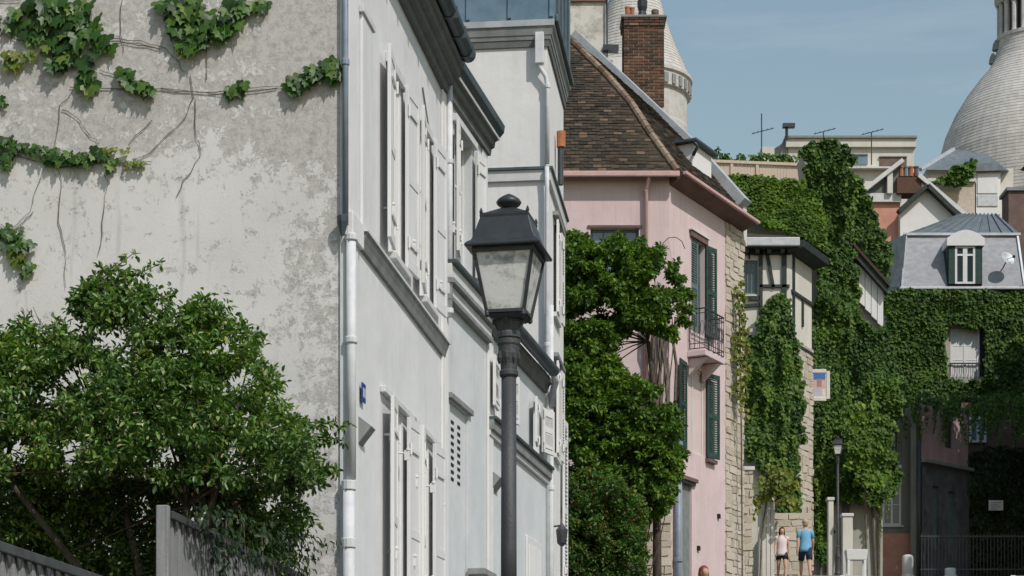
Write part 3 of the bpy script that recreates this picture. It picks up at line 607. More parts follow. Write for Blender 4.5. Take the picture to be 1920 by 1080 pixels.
# hopper and downpipe on the gable
xh, zh = H3.hy(1013, 60); zh2 = H3.hy(1013, 125)[1]
o = MB().box(xh-.065, xh+.065, -.16, -.055, zh2, zh-.05).build('rainwater_hopper', M['pipe_white'], h3, bev=.012)
xp = H3.hy(1027, 200)[0]
pipe('downpipe', h3, [(xh, -.1, zh2+.05), (xh+.01, -.1, zh2-.05), (xp-.02, -.09, zh2-.18), (xp, -.075, zh2-.3), (xp, -.075, zm+.08)], .034, M['pipe_white'], 10, [(xp, -.075, zh2-.32)])
pipe('downpipe', h3, [(xp, -.12, zm+.02), (xp, -.10, zm-.3), (xp, -.09, -1)], .034, M['pipe_white'], 10, [(xp, -.09, zm-2.6), (xp, -.09, zm-4.2)])
# flue and shutters on the street front
y, z = H3.hx(1040, 262)
mb = MB(); mb.tube([(.10, y, z-.12), (.10, y, z+.12)], .07, 10); mb.build('terracotta_flue', M['terracotta'], h3); MB().tube([(.09, y, z-.70), (.09, y, z-.125)], .045, 8).build('flue_pipe', M['iron'], h3)
for py0, py1 in ((430, 600), (690, 860)):
    za, zb_ = H3.hx(1043, py1)[1], H3.hx(1043, py0)[1]
    ya = H3.hx(1040, 500)[0]
    b = MB().box(.001, .06, ya-.3, ya+.5, za-.07, za-.005).build('window_sill', M['trim_pale'], h3)
    MB().box(.001, .02, ya, ya+.45, za, zb_).build('window', M['glass'], h3)
    shutter(h3, (.04, ya, za), zb_-za, .28, -1, 3, M['paint'], 'louvre', nslat=24); shutter(h3, (.04, ya+.46, za), zb_-za, .28, 1, 4, M['paint'], 'louvre', nslat=24)
    MB().box(.001, .09, ya-.35, ya+.9, zb_+.05, zb_+.11).build('window_head', M['trim'], h3)
za, zb_ = H3.hx(1052, 1000)[1], H3.hx(1052, 790)[1]; yb_ = H3.hx(1050, 900)[0]
shutter(h3, (.04, yb_, za-1), zb_-za+1, .40, 1, 3, M['paint'], 'louvre', nslat=40)
y, z = H3.hx(1046, 1000, .1); mb = MB(); mb.tube([(.0, y, z+.1), (.16, y, z+.12)], .015, 6); mb.lathe([(.02, -.2), (.07, -.15), (.09, .05), (.05, .1), (.01, .16)], 8, (.16, y, z)); mb.build('wall_lantern', M['iron'], h3)
# ================================================================== STREET LAMP
def milky():
    m, t, p, N, L = new_mat('mottled_lamp_glass')
    tc = N.new('ShaderNodeTexCoord'); n = noise_tex(N, L, 9, 6, .7, tc.outputs['Object'])
    r = ramp(N, [(.34, (.42, .42, .40)), (.50, (.92, .92, .90)), (.7, (.95, .95, .94))]); L.new(n.outputs['Fac'], r.inputs[0]); L.new(r.outputs[0], p.inputs['Base Color'])
    p.inputs['Roughness'].default_value = .35; sp(p, .4)
    tr = N.new('ShaderNodeBsdfTranslucent'); L.new(r.outputs[0], tr.inputs[0]); tp_ = N.new('ShaderNodeBsdfTransparent'); m1 = N.new('ShaderNodeMixShader'); m1.inputs[0].default_value = .22; m2 = N.new('ShaderNodeMixShader'); m2.inputs[0].default_value = .18
    L.new(p.outputs[0], m1.inputs[1]); L.new(tr.outputs[0], m1.inputs[2]); L.new(m1.outputs[0], m2.inputs[1]); L.new(tp_.outputs[0], m2.inputs[2]); L.new(m2.outputs[0], N['Material Output'].inputs[0])
    b = noise_tex(N, L, 45, 4, .6, tc.outputs['Object']); bump(N, L, p, b.outputs['Fac'], .35, .006); return m
M['lampglass'] = milky()
LY = 14.0; S = LY/F
def street_lamp(label, px, Y, post_px_scale=1.0, topy=365, group='street lamps', rot=-11):
    zt = W(px, topy, Y).z; x = (px-960)*Y/F; zg = G(Y)+.12
    t = thing('street_lamp', label, 'street lamp', None, (x, Y, zg), R(rot), group)
    s = post_px_scale*S; Z = lambda py: zt-zg-(py-365)*s      # heights read off the near lamp's picture
    q = lambda p: p*s                                        # pixel lengths of the near lamp
    # finial and top cap
    MB().lathe([(q(3), Z(412)), (q(14), Z(408)), (q(13), Z(400)), (q(9), Z(396)), (q(10), Z(392)), (q(21), Z(385)), (q(24), Z(380)), (q(20), Z(374)), (q(11), Z(368)), (q(3), Z(364))], 20).build('finial', M['iron'], t, smooth=True)
    def sqr(prof, n=4): return [(r*math.sqrt(2), z) for r, z in prof]
    cap = MB().lathe(sqr([(q(44), Z(414)), (q(44), Z(409)), (q(36), Z(406)), (q(22), Z(398)), (q(11), Z(392))]), 4, ph=math.pi/4).build('cap', M['iron'], t)
    hood = MB().lathe(sqr([(q(70), Z(476)), (q(71), Z(472)), (q(68), Z(468)), (q(60), Z(462)), (q(56), Z(452)), (q(46), Z(418)), (q(47), Z(412))]), 4, ph=math.pi/4).build('hood', M['iron'], t, bev=.004*post_px_scale)
    for a in range(4):
        an = math.pi/4+a*math.pi/2; c = (q(46)*1.35*math.cos(an), q(46)*1.35*math.sin(an), Z(408))
        MB().lathe([(q(2), -q(4)), (q(3.5), 0), (q(2.5), q(4)), (q(.8), q(8))], 6, c).build('corner_knob', M['iron'], cap)
    # glazed body: four inclined faces
    at, ab = q(56), q(35); zt_, zb = Z(476), Z(592)
    cor = lambda a, r, z: Vector((r*math.sqrt(2)*math.cos(a), r*math.sqrt(2)*math.sin(a), z))
    fr = MB()
    MB().lathe(sqr([(at+q(2), Z(484)), (at+q(4), zt_+.0), (at, zt_+q(1))]), 4, ph=math.pi/4)
    for a in range(4):
        a0 = math.pi/4+a*math.pi/2; a1 = a0+math.pi/2
        fr.bar(cor(a0, at, zt_), cor(a0, ab, zb), q(6), q(6))
        fr.bar(cor(a0, at, zt_-q(4)), cor(a1, at, zt_-q(4)), q(5), q(9)); fr.bar(cor(a0, ab, zb+q(2)), cor(a1, ab, zb+q(2)), q(6), q(6))
    fr.build('lantern_frame', M['iron'], t)
    for a in range(4):
        a0 = math.pi/4+a*math.pi/2; a1 = a0+math.pi/2
        k = .965; pts = [cor(a0, at*k, zt_-q(8)), cor(a1, at*k, zt_-q(8)), cor(a1, ab*k, zb+q(4)), cor(a0, ab*k, zb+q(4))]
        n = Vector((math.cos(a0+math.pi/4), math.sin(a0+math.pi/4), 0))
        MB().ext(pts, -n*q(1.6)).build('pane', M['lampglass'], t)
    bl = MB().lathe([(q(4), Z(585)), (q(7), Z(565)), (q(9), Z(545)), (q(6), Z(525)), (q(2), Z(518))], 12).build('bulb', M['paint'], t, smooth=True)
    MB().lathe(sqr([(q(28), Z(602)), (q(36), Z(595)), (q(34), Z(592))]), 4, ph=math.pi/4).build('lantern_base', M['iron'], t)
    for a in range(4):
        an = math.pi/4+a*math.pi/2; c = (q(35)*1.38*math.cos(an), q(35)*1.38*math.sin(an), Z(592))
        MB().lathe([(q(2), -q(9)), (q(5), -q(6)), (q(5), 0), (q(4), q(4))], 8, c).build('corner_drop', M['iron'], t)
    nk = MB().lathe([(q(15), Z(640)), (q(22), Z(634)), (q(22), Z(626)), (q(20), Z(622)), (q(24), Z(606)), (q(27), Z(600))], 16).build('neck', M['iron_post'], t, smooth=False)
    for k in range(4):
        an = k*math.pi/2; MB().bar((q(16)*math.cos(an), q(16)*math.sin(an), Z(625)), (q(29)*math.cos(an), q(29)*math.sin(an), Z(600)), q(7), q(5)).build('bracket_scroll', M['iron_post'], t)
    cp = [(q(15), Z(708)), (q(18), Z(704)), (q(18), Z(697)), (q(15.5), Z(694)), (q(16), Z(684)), (q(19.5), Z(664)), (q(20), Z(650)), (q(22), Z(646)), (q(22), Z(638)), (q(15), Z(634))]
    co = MB().lathe(cp, 20).build('capital', M['iron_post'], t)
    for k in range(8):
        an = k*math.pi/4; MB().lathe([(q(1), -q(12)), (q(4), -q(3)), (q(3.4), q(6)), (q(1), q(11))], 6, (q(18.5)*math.cos(an), q(18.5)*math.sin(an), Z(670))).build('leaf_ornament', M['iron_post'], co)
    zb2 = .95*post_px_scale
    MB().lathe([(q(15.5), zb2), (q(15), zb2+.4), (q(14.2), Z(708))], 16).build('post', M['iron_post'], t, smooth=True)
    MB().lathe([(q(44), -.15), (q(44), .10), (q(36), .14), (q(34), .55), (q(38), .60), (q(36), .66), (q(24), .80), (q(20), .90), (q(22), .95), (q(15), 1.0)], 16).build('base', M['iron_post'], t)
    return t
street_lamp('large black street lamp with square glass lantern in front of the white houses', 954, LY)
# ================================================================== GARDEN FENCE (two panels), in house 1's axes
xf = H1.hy(606, 1030)[0]
def fence_panel(label, y0, y1, ztop, step, post=True):
    t = thing('board_fence', label, 'fence', H1, group='garden fence panels'); 
    c = Vector((xf, y0, 0)); t.location = Matrix.Translation((H1.X, H1.Y, H1.base)) @ Matrix.Rotation(-H1.a, 4, 'Z') @ c
    Ln = y1-y0; zt = ztop-H1.base; zg = -2.2
    bm_ = MB().box(-.012, .012, -step*.36, step*.36, zg, zt-.05); me = bm_.mesh(); me.materials.append(M['fence_grey'])
    n = int(Ln/step)
    for i in range(n):
        link('slat', me, None, t, (.02+(.006 if i % 2 else 0), step*(i+.5)+.04, -random.uniform(0, .012)), (0, 0, R(random.uniform(-4, 4))))
    MB().box(-.03, .012-.006, .02, Ln, zg, zt-.10).build('backing_board', M['fence_cap'], t)
    MB().box(-.05, .065, 0, Ln, zt-.055, zt).build('top_rail', M['fence_cap'], t, bev=.006)
    tm = MB().add([(.045, -.035, 0), (.045, .035, 0), (.045, 0, -.07), (.035, -.035, 0), (.035, .035, 0), (.035, 0, -.07)], [(0,1,2), (5,4,3), (0,2,5,3), (2,1,4,5), (1,0,3,4)]).mesh(); tm.materials.append(M['fence_cap'])  # dark teeth stand for the serrated shadow under the top rail
    for i in range(n): link('rail_shadow_tooth', tm, None, t, (.012, step*(i+.5)+.04, zt-.056))
    for yy in ([-.05] if post else []): MB().box(-.035, .05, yy-.03, yy+.03, zg, zt+.03).build('post', M['fence_grey'], t, bev=.008)
    MB().box(-.05, .05, Ln, Ln+.07, zg, zt+.04).build('post', M['fence_grey'], t, bev=.008)
    return t
pt = H1.hx(308, 936, xf); pe = H1.hx(605, 1028, xf); pl = H1.hx(268, 1078, xf); pn = H1.hx(0, 1020, xf)
fence_panel('taller grey board fence panel with leaves hanging over its top rail', pt[0], pe[0]-.05, pt[1]+H1.base-.08, .15)
fence_panel('lower grey board fence panel at the bottom left corner', pt[0]-5.2, pt[0]-.2, (pl[1]+pn[1])/2+H1.base-.06, .15, False)
# ================================================================== BIG SHRUB behind the fence
sh = thing('camellia_shrub', 'large glossy evergreen shrub rising behind the grey fence on the left', 'shrub', None, tuple(W(290, 1080, 16.9)*1) and (W(290, 1080, 16.9).x, 16.9, G(16.9)))
so_ = Vector(sh.location)
outl = [(-60, 620), (30, 600), (90, 640), (120, 570), (170, 535), (230, 530), (300, 545), (345, 570), (395, 560), (430, 600), (480, 620), (480, 680), (520, 710), (545, 770), (560, 800), (600, 870), (590, 930), (565, 985), (540, 1060), (500, 1100), (-60, 1100)]
cl = []
for k in range(2300):
    a, b = random.uniform(-60, 610), random.uniform(525, 1100)
    if not inpoly(np.array([a]), np.array([b]), outl)[0]: continue
    if noise.noise((a*.014, b*.02, 1.7)) < (-.14 if b < 880 else -.5): continue
    dd = min(1, max(.25, (b-525)/260)); Yc = 16.9+random.uniform(-.95, .9)*dd if b < 900 else random.uniform(17.0, 18.2)
    cl.append((tuple(W(a, b, Yc)-so_), random.uniform(.07, .17)))
sprig = [((250, 475), (150, 560)), ((300, 495), (200, 545)), ((245, 505), (160, 575)), ((400, 570), (395, 640)), ((490, 630), (440, 690)), ((650, 800), (545, 790)), ((640, 825), (560, 820)), ((600, 915), (540, 860)), ((630, 885), (580, 872)), ((195, 500), (140, 580)), ((320, 545), (310, 620)), ((590, 980), (540, 930)), ((220, 525), (215, 600))]
tw = MB()
for a, b in sprig:
    p, q = W(*a, 17.0)-so_, W(*b, 16.9)-so_; MB().tube([q, (p+q)/2+Vector((0, 0, .01)), p], [.009, .006, .003], 5).build('twig', M['bark'], sh)
    for k in range(9):
        u = k/8; cl.append((tuple(p.lerp(q, u)+Vector((random.uniform(-.02, .02), random.uniform(-.03, .03), random.uniform(-.02, .02)))), .025+.05*u))
Pm = clumps_leaves(cl, 370, .04, .072, .5, .15, .1)
link('foliage', Pm, M['bush'], sh)
root = Vector((.1, 0, 0)); tips = [c for c, r in cl if r > .1]; random.shuffle(tips)
for k in range(6):
    b = Vector((random.uniform(-1.2, 1.0), random.uniform(-.4, .4), random.uniform(1.6, 2.4))); tw.tube([root+Vector((k*.05-.12, 0, -.3)), root.lerp(b, .5)+Vector((0, 0, .2)), b], [.05, .035, .022], 7)
    branches(tw, b, tips[k*9:k*9+9], .016)
for k in range(8):      # bare twigs poking out at the upper left
    a = W(random.uniform(20, 110), random.uniform(575, 600), 16.8)-so_; b = W(random.uniform(60, 150), 680, 16.8)-so_; MB().tube([b, (a+b)/2, a], [.006, .004, .002], 4).build('twig', M['bark'], sh)
tw.build('stem', M['bark'], sh, smooth=True)
# leaves spilling over the fence top
iv = thing('trailing_creeper', 'dark trailing creeper hanging over the taller fence panel', 'creeper', None, tuple(W(430, 1000, 16.4)))
Yfence = lambda px, py: (lambda y: H1.Y+y*math.cos(H1.a)-(xf+.09)*math.sin(H1.a))(H1.hx(px, py, xf+.09)[0])
link('foliage', ivy_mesh([(345, 935), (600, 1012), (590, 1025), (560, 1040), (545, 1085), (520, 1085), (500, 1030), (480, 1085), (450, 1085), (440, 1020), (410, 1085), (390, 1085), (375, 1010), (355, 990)], Yfence, 700, .04, .07, .09, 7, iv.location, .6, 1, (.97, -.2, 0)), M['yew'], iv)
mb = MB()
for k in range(9):
    a = random.uniform(360, 560); p0 = W(a, 950+(a-345)*.27, Yfence(a, 980)-.05); p1 = W(a+random.uniform(-8, 8), 1075, Yfence(a, 1075)-.05); mb.tube([p0-iv.location, (p0+p1)/2-iv.location, p1-iv.location], .004, 4)
mb.build('stem', M['twig'], iv)
# ================================================================== CREEPERS on the weathered gable
def lobed_leaf(k=0):
    pts = [(0, 0), (.16, -.10), (.42, -.06), (.50, .22), (.30, .30), (.34, .58), (.14, .62), (0, .95), (-.14, .62), (-.34, .58), (-.30, .30), (-.50, .22), (-.42, -.06), (-.16, -.10)]
    v = [(x, -.10*abs(x)*(1 if k == 0 else -.6)-.10*max(0, y-.4)*(-1), -y) for x, y in pts]; v.append((0, -.03, -.25)); n = len(pts)
    me = bpy.data.meshes.new('lobed_leaf'); me.from_pydata(v, [], [(i, (i+1) % n, n) for i in range(n)]); me.update(); return me
LM = [lobed_leaf(0), lobed_leaf(1)]; [m.materials.append(M['creeper']) for m in LM]
LY_ = [lobed_leaf(0)]; LY_[0].materials.append(M['creeper_young'])
def gpos(px, py, out=.0):
    x, z = H1.hy(px, py, -out); return Vector((x, -out, z))
def creeper(label, spots, stems, young=()):
    """spots: (px, py, half width, half height, leaves, size)"""
    t = thing('wall_creeper', label, 'creeper', H1, group='creepers on the gable wall')
    for (cx, cy, hw, hh, n, sz) in spots:
        for i in range(n):
            a, b = random.gauss(0, .5), random.gauss(0, .5); a = max(-1, min(1, a)); b = max(-1, min(1, b))
            y_ = (cx, cy) in young
            p = gpos(cx+a*hw, cy+b*hh, .015+random.random()*.05)
            o = link('leaf', random.choice(LY_ if y_ else LM), None, t, p, (R(random.uniform(-34, -4)), R(random.uniform(-28, 28)), R(random.uniform(-32, 32))))
            s = sz*random.uniform(.65, 1.15); o.scale = (s, s, s)
    for st in stems:
        pts = [gpos(a, b, .012) for a, b in st]; sm = []
        for i in range(len(pts)-1):
            for u in (0, .33, .66): sm.append(pts[i].lerp(pts[i+1], u)+Vector((random.uniform(-.012, .012), 0, random.uniform(-.012, .012))))
        sm.append(pts[-1]); MB().tube(sm, [random.uniform(.0018, .0045) for _ in sm], 5).build('stem', M['twig'], t)
    return t
creeper('thick creeper clump with broad leaves at the top left of the gable', [(75, 20, 45, 30, 26, .16), (135, 25, 50, 35, 34, .17), (165, 75, 45, 35, 22, .17), (110, 85, 40, 35, 20, .17), (30, 45, 40, 20, 14, .13), (172, 135, 14, 26, 7, .19), (120, 110, 16, 18, 6, .16), (62, 65, 22, 15, 8, .15), (20, 110, 30, 14, 20, .10), (60, 100, 25, 10, 9, .075)],
        [[(0, 60), (45, 78), (80, 70), (130, 60), (200, 70), (265, 78), (310, 90), (330, 110), (345, 135)], [(150, 150), (113, 200), (105, 270), (100, 310)], [(115, 205), (140, 215), (165, 250), (185, 270)], [(0, 3), (40, 0)], [(230, 0), (225, 50), (232, 100)], [(180, 95), (235, 78), (300, 92)]], {(20, 110), (60, 100)})
creeper('creeper clump with broad leaves hanging from the top centre of the gable', [(305, 5, 14, 10, 6, .13), (355, 10, 34, 25, 20, .17), (360, 60, 36, 28, 26, .17), (405, 50, 28, 24, 20, .16), (385, 30, 30, 24, 14, .16), (445, 22, 22, 22, 18, .15), (480, 5, 22, 10, 10, .13), (345, 85, 18, 10, 8, .14)],
        [[(350, 0), (345, 40)], [(388, 90), (387, 150)], [(440, 30), (480, 0)]])
creeper('long horizontal creeper stem with three leaf tufts crossing below the top of the gable', [(235, 142, 16, 16, 10, .14), (262, 162, 22, 15, 12, .13), (278, 172, 10, 12, 6, .12), (437, 168, 12, 16, 7, .13), (455, 158, 10, 12, 4, .12), (555, 152, 26, 20, 18, .14), (585, 135, 24, 18, 14, .15), (618, 118, 20, 20, 14, .15)],
        [[(190, 130), (215, 140), (270, 165), (360, 172), (430, 170), (530, 160), (600, 130)], [(300, 165), (420, 176), (520, 165)], [(355, 135), (362, 180), (345, 220), (300, 270), (265, 295)], [(365, 185), (368, 260), (378, 290), (345, 340), (330, 370)], [(130, 165), (215, 168), (270, 165)]])
creeper('creeper shoot with small leaves stretching right from the left edge of the gable', [(15, 268, 22, 16, 20, .10), (12, 298, 12, 14, 8, .11), (60, 278, 35, 12, 22, .09), (105, 292, 26, 13, 22, .10), (140, 295, 30, 13, 24, .10), (180, 288, 30, 14, 22, .10), (205, 305, 14, 12, 8, .10), (215, 280, 28, 7, 14, .06), (250, 304, 36, 6, 22, .055)],
        [[(0, 280), (60, 300), (110, 313), (200, 305), (285, 303)], [(85, 310), (70, 350), (55, 395), (20, 430)], [(105, 310), (117, 345), (110, 415), (122, 460), (123, 540)], [(195, 320), (203, 345), (195, 380), (190, 440), (183, 480)], [(62, 395), (45, 415), (25, 432)]], {(215, 280), (250, 304)})
creeper('small drooping creeper tuft low on the left edge of the gable', [(15, 440, 22, 22, 22, .10), (40, 455, 22, 18, 20, .10), (35, 480, 18, 18, 14, .10), (50, 500, 12, 14, 8, .10), (2, 190, 10, 14, 5, .08)], [[(0, 420), (30, 450), (45, 510)], [(240, 270), (285, 225)]], {(35, 480)})
# ================================================================== PINK HOUSE
HP = Fr((1255-960)*45/F, 45, 28, G(45)); BP = HP.base
hp = thing('pink_house', 'pink rendered house with mossy hipped tile roof and green shutters', 'house', HP)
LP = 4.15
FW = lambda u, d, z: tuple(HP.loc((u, 45+d, z+BP)))      # front wall: u is metres across the view
def fwp(px, py): p = W(px, py, 45); return p.x, p.z-BP
zEP = fwp(1160, 345)[1]
a0 = fwp(1107, 428); a1 = fwp(1198, 520)
mb = MB(); mb.wall(FW, -3.2, HP.X, -1.2, zEP+.25, [(a0[0], a1[0], a1[1], a0[1])], .22)
w2 = [HP.hx(1296, 450)[0], HP.hx(1321, 450)[0]]; w2z = (HP.hx(1308, 625)[1], HP.hx(1308, 452)[1])
w1 = [HP.hx(1284, 700)[0], HP.hx(1322, 700)[0]]; w1z = (HP.hx(1303, 850)[1], HP.hx(1303, 690)[1])
dr = [HP.hx(1279, 950)[0], HP.hx(1297, 950)[0]]; drz = HP.hx(1288, 903)[1]
mb.wall(fx(0), 0, LP, -1.2, zEP+.25, [(w2[0], w2[1], w2z[0], w2z[1]), (w1[0], w1[1], w1z[0], w1z[1]), (dr[0], dr[1], -.9, drz)], .16)
mb.build('wall', M['pink'], hp)
MB().box(-7, -.01, LP-.2, LP-.01, -1, zEP+.2).build('end_wall', M['cream'], hp)
wn = window(hp, FW, a0[0], a1[0], a1[1], a0[1], M['shut_teal'], M['glass_blue'], .12, 4, 1, .05)
b = MB(); ubox(b, FW, a0[0]-.06, a1[0]+.06, -.03, .03, a0[1]+.002, a0[1]+.06); b.build('lintel', M['brown_wall'], wn)
for k in (.5, .86): 
    u = a0[0]+(a1[0]-a0[0])*k; b = MB(); ubox(b, FW, u-.09, u+.09, .16, .19, a1[1]+.05, a0[1]-.12); b.build('curtain', M['paint'], wn)
# second floor: closed teal shutters, balcony
mid = w2[0]+(w2[1]-w2[0])*.48
window(hp, fx(0), w2[0], w2[1], w2z[0], w2z[1], M['shut_teal'], M['glass'], .1, 2, 3)
shutter(hp, (-.05, w2[0]+.01, w2z[0]), w2z[1]-w2z[0], w2[1]-w2[0]-.36, 1, 2, M['shut_teal'], 'louvre', nslat=34, hard=False)
shutter(hp, (.02, w2[1], w2z[0]), w2z[1]-w2z[0], .45, 1, 9, M['shut_green'], 'louvre', nslat=34, hard=False)
MB().box(.001, .06, w2[0]-.1, w2[1]+.08, w2z[1]+.004, w2z[1]+.13).build('lintel', M['brown_wall'], hp); MB().box(.001, .09, w2[0]-.14, w2[1]+.12, w2z[1]+.134, w2z[1]+.17).build('lintel_cap', M['trim_pale'], hp)
by0, by1 = HP.hx(1290, 660)[0]-.05, HP.hx(1318, 660)[0]+.25; bz = HP.hx(1300, 655, .2)[1]
sb = MB().box(.001, .44, by0, by1, bz-.12, bz).build('balcony', M['pink'], hp, bev=.01)
MB().ext([(.001, by0+.1, bz-.142), (.4, by0+.1, bz-.142), (.001, by0+.1, bz-.5)], (0, .14, 0)).build('bracket', M['pink'], sb); MB().ext([(.001, by1-.3, bz-.142), (.4, by1-.3, bz-.142), (.001, by1-.3, bz-.5)], (0, .14, 0)).build('bracket', M['pink'], sb)
rh = .92; mb = MB(); pth = [(.04, by0+.03), (.41, by0+.03), (.41, by1-.03), (.04, by1-.03)]
for z in (.05, .16, rh-.1, rh): mb.tube([(x, y, bz+z) for x, y in pth], .018 if z == rh else .011, 6)
mb.build('balcony_rail', M['iron'], sb)
for (xa, ya), (xb, yb2) in zip(pth, pth[1:]):
    n = int(math.hypot(xb-xa, yb2-ya)/.12)
    for i in range(n+1):
        t = i/n; MB().tube([(xa+(xb-xa)*t, ya+(yb2-ya)*t, bz+.05), (xa+(xb-xa)*t, ya+(yb2-ya)*t, bz+rh)], .009, 5).build('baluster', M['iron'], sb)
        if i < n:
            t = (i+.5)/n; c = Vector((xa+(xb-xa)*t, ya+(yb2-ya)*t, bz+.5)); e = Vector((xb-xa, yb2-ya, 0)).normalized()
            MB().tube([c+e*.045*math.cos(q*math.pi/4)+Vector((0, 0, .16*math.sin(q*math.pi/4))) for q in range(9)], .007, 4).build('scroll', M['iron'], sb)
# first floor
window(hp, fx(0), w1[0], w1[1], w1z[0], w1z[1], M['cream'], M['pink'], .05, 2, 1, .05)
shutter(hp, (.03, w1[0]-.01, w1z[0]), w1z[1]-w1z[0], .55, -1, 8, M['shut_green'], 'louvre', nslat=30, hard=False); shutter(hp, (.03, w1[1]+.01, w1z[0]), w1z[1]-w1z[0], .50, 1, 11, M['shut_green'], 'louvre', nslat=30, hard=False)
for s_ in (0, 1):
    y = (w1[0]-.45, w1[1]+.0)[s_]; MB().box(.001, .10, y, y+.5, w1z[0]-.10, w1z[0]-.02).build('sill', M['brown_wall'], hp)
do = MB().box(-.09, -.05, dr[0]+.02, dr[1]-.02, -.9, drz-.02).build('door', M['door_grey'], hp, bev=.01)
for k in range(3): MB().box(-.051, -.035, dr[0]+.12, dr[1]-.12, .1+k*.75-.5, .7+k*.75-.5).build('panel', M['door_grey'], do, bev=.008)
MB().box(.001, .10, dr[0]-.15, dr[1]+.15, drz+.01, drz+.09).build('door_hood', M['brown_wall'], hp); MB().box(.001, .06, dr[0]-.1, dr[1]+.1, drz-.06, drz+.005).build('door_head', M['iron'], hp)
# pink pipes and the big grey standpipe at the corner
u = fwp(1215, 300)[0]
pp = lambda px, py, o: Vector(FW(fwp(px, py)[0], -o, fwp(px, py)[1]))
pipe('downpipe', hp, [pp(1215, 330, .25), pp(1215, 342, .22), pp(1211, 358, .10), pp(1211, 900, .08)], .045, M['pipe_pink'], 8, [pp(1211, 360, .09), pp(1211, 640, .08)])
y = HP.hx(1272, 900, .12)[0]; z = HP.hx(1272, 832, .12)[1]
pipe('standpipe', hp, [(.12, y, z), (.12, y, -.5)], .075, M['pipe'], 10, [(.12, y, z), (.12, y, HP.hx(1272, 1050, .12)[1])], 1.35, .09)
for px, py in ((1346, 968), (1308, 1028)):
    y, z = HP.hx(px, py); MB().box(.001, .05, y-.05, y+.05, z-.05, z+.05).build('wall_vent', M['black'], hp)
# eaves
hipW = [W(1270, 322, 44.72), W(1221, 254, 45.5), W(1184, 196, 46.4), W(1142, 147, 47.3), W(1066, 72, 49.0)]
hip = [HP.loc(p) for p in hipW]
XL = -3.4
ze = hipW[0].z
mb = MB(); mb.ext([(XL, 44.74, ze-.10), (XL, 45.0, zEP+BP+.16), (XL, 45.3, zEP+BP+.35), (XL, 44.9, ze+.1)], (hipW[0].x-XL, 0, 0)); mb.v = [tuple(HP.loc(v)) for v in mb.v]; mb.build('soffit', M['brown_wall'], hp)
mb = MB(); mb.ext([(XL, 44.66, ze-.11), (XL, 44.75, ze-.11), (XL, 44.75, ze+.01), (XL, 44.66, ze+.01)], (hipW[0].x-XL+.05, 0, 0)); mb.v = [tuple(HP.loc(v)) for v in mb.v]; mb.build('gutter', M['pipe_pink'], hp, bev=.02)
e0 = hip[0]
mb = MB(); mb.ext([(.002, .0, zEP-.02), (.38, -.05, e0.z-.06), (.38, -.05, e0.z+.0), (.0, 0, zEP+.5)], (0, LP+.05, 0)); mb.build('soffit', M['brown_wall'], hp)
MB().box(.36, .45, -.1, LP+.1, e0.z-.05, e0.z+.02).build('gutter', M['pipe_pink'], hp, bev=.01)
# roof sheets under the tiles, then the tiles row by row
mb = MB()
for i in range(4):
    a, b = hipW[i], hipW[i+1]
    mb.add([HP.loc((XL, a.y, a.z)), hip[i], hip[i+1], HP.loc((XL, b.y, b.z))], [(0,1,2,3)])
    la, lb = hip[i], hip[i+1]
    mb.add([la, (la.x, LP, la.z), (lb.x, LP, lb.z), lb], [(0,1,2,3)])
mb.build('roof', M['tile'], hp)
tl = MB()
def tile(c, u, v, n, w, h):      # one flat clay tile, its lower edge lifted
    j = random.uniform(-.012, .012); c = c+n*random.uniform(.004, .016); w *= random.uniform(.9, .99)
    q = [c-u*w/2+v*j+n*.022, c+u*w/2+v*(j+random.uniform(-.008, .008))+n*.022, c+u*w/2+v*(h*1.5), c-u*w/2+v*(h*1.5)]
    tl.add(q+[p-n*.016 for p in q], [(0,1,2,3), (0,4,5,1), (0,3,7,4), (1,5,6,2)])
def rows(A0, A1, B0, B1, w=.19, h=.115):      # quad A0-A1 (lower edge) to B0-B1 (upper edge)
    n = max(1, int(((B0+B1)/2-(A0+A1)/2).length/h))
    nn = (A1-A0).cross(B1-A1); nn.normalize()
    if nn.z < 0: nn.negate()
    for k in range(n):
        a = A0.lerp(B0, k/n); b = A1.lerp(B1, k/n); u = (b-a).normalized(); v = nn.cross(u); v = v if v.z > 0 else -v
        m = int((b-a).length/w); s0 = (.5 if k % 2 else 0)*w
        for i in range(m): tile(a+u*(s0+w*(i+.5)), u, v, nn, w, h)
for i in range(4):
    a, b = hipW[i], hipW[i+1]
    rows(HP.loc((0.7, a.y, a.z)), hip[i]-Vector((.06, 0, 0)), HP.loc((0.7, b.y, b.z)), hip[i+1]-Vector((.06, 0, 0)))
    la, lb = hip[i], hip[i+1]; rows(la, Vector((la.x, LP, la.z)), lb, Vector((lb.x, LP, lb.z)))
o = tl.build('roof_tiles', M['tile'], hp); o['kind'] = 'stuff'
rt = MB(); rt.tube([(0, 0, -.17), (0, 0, .17)], [.085, .07], 8); rme = rt.mesh(); rme.materials.append(M['ridge'])
for i in range(4):
    a, b = hip[i], hip[i+1]; n = int((b-a).length/.27); q = (b-a).to_track_quat('Z', 'Y')
    for k in range(n): link('hip_tile', rme, None, hp, a.lerp(b, (k+.5)/n)+Vector((.0, 0, .03)), q.to_euler())
# glazed ventilation tiles: small bright scoops
for px, py in ((1152, 232), (1188, 242), (1137, 266)):
    t = (322-py)/250; Yv = 44.6+t*4.4; p = HP.loc(W(px, py, Yv)); MB().lathe([(.09, -.05), (.08, .03), (.02, .10)], 8, p).build('vent_tile', M['zinc_pale'], hp)
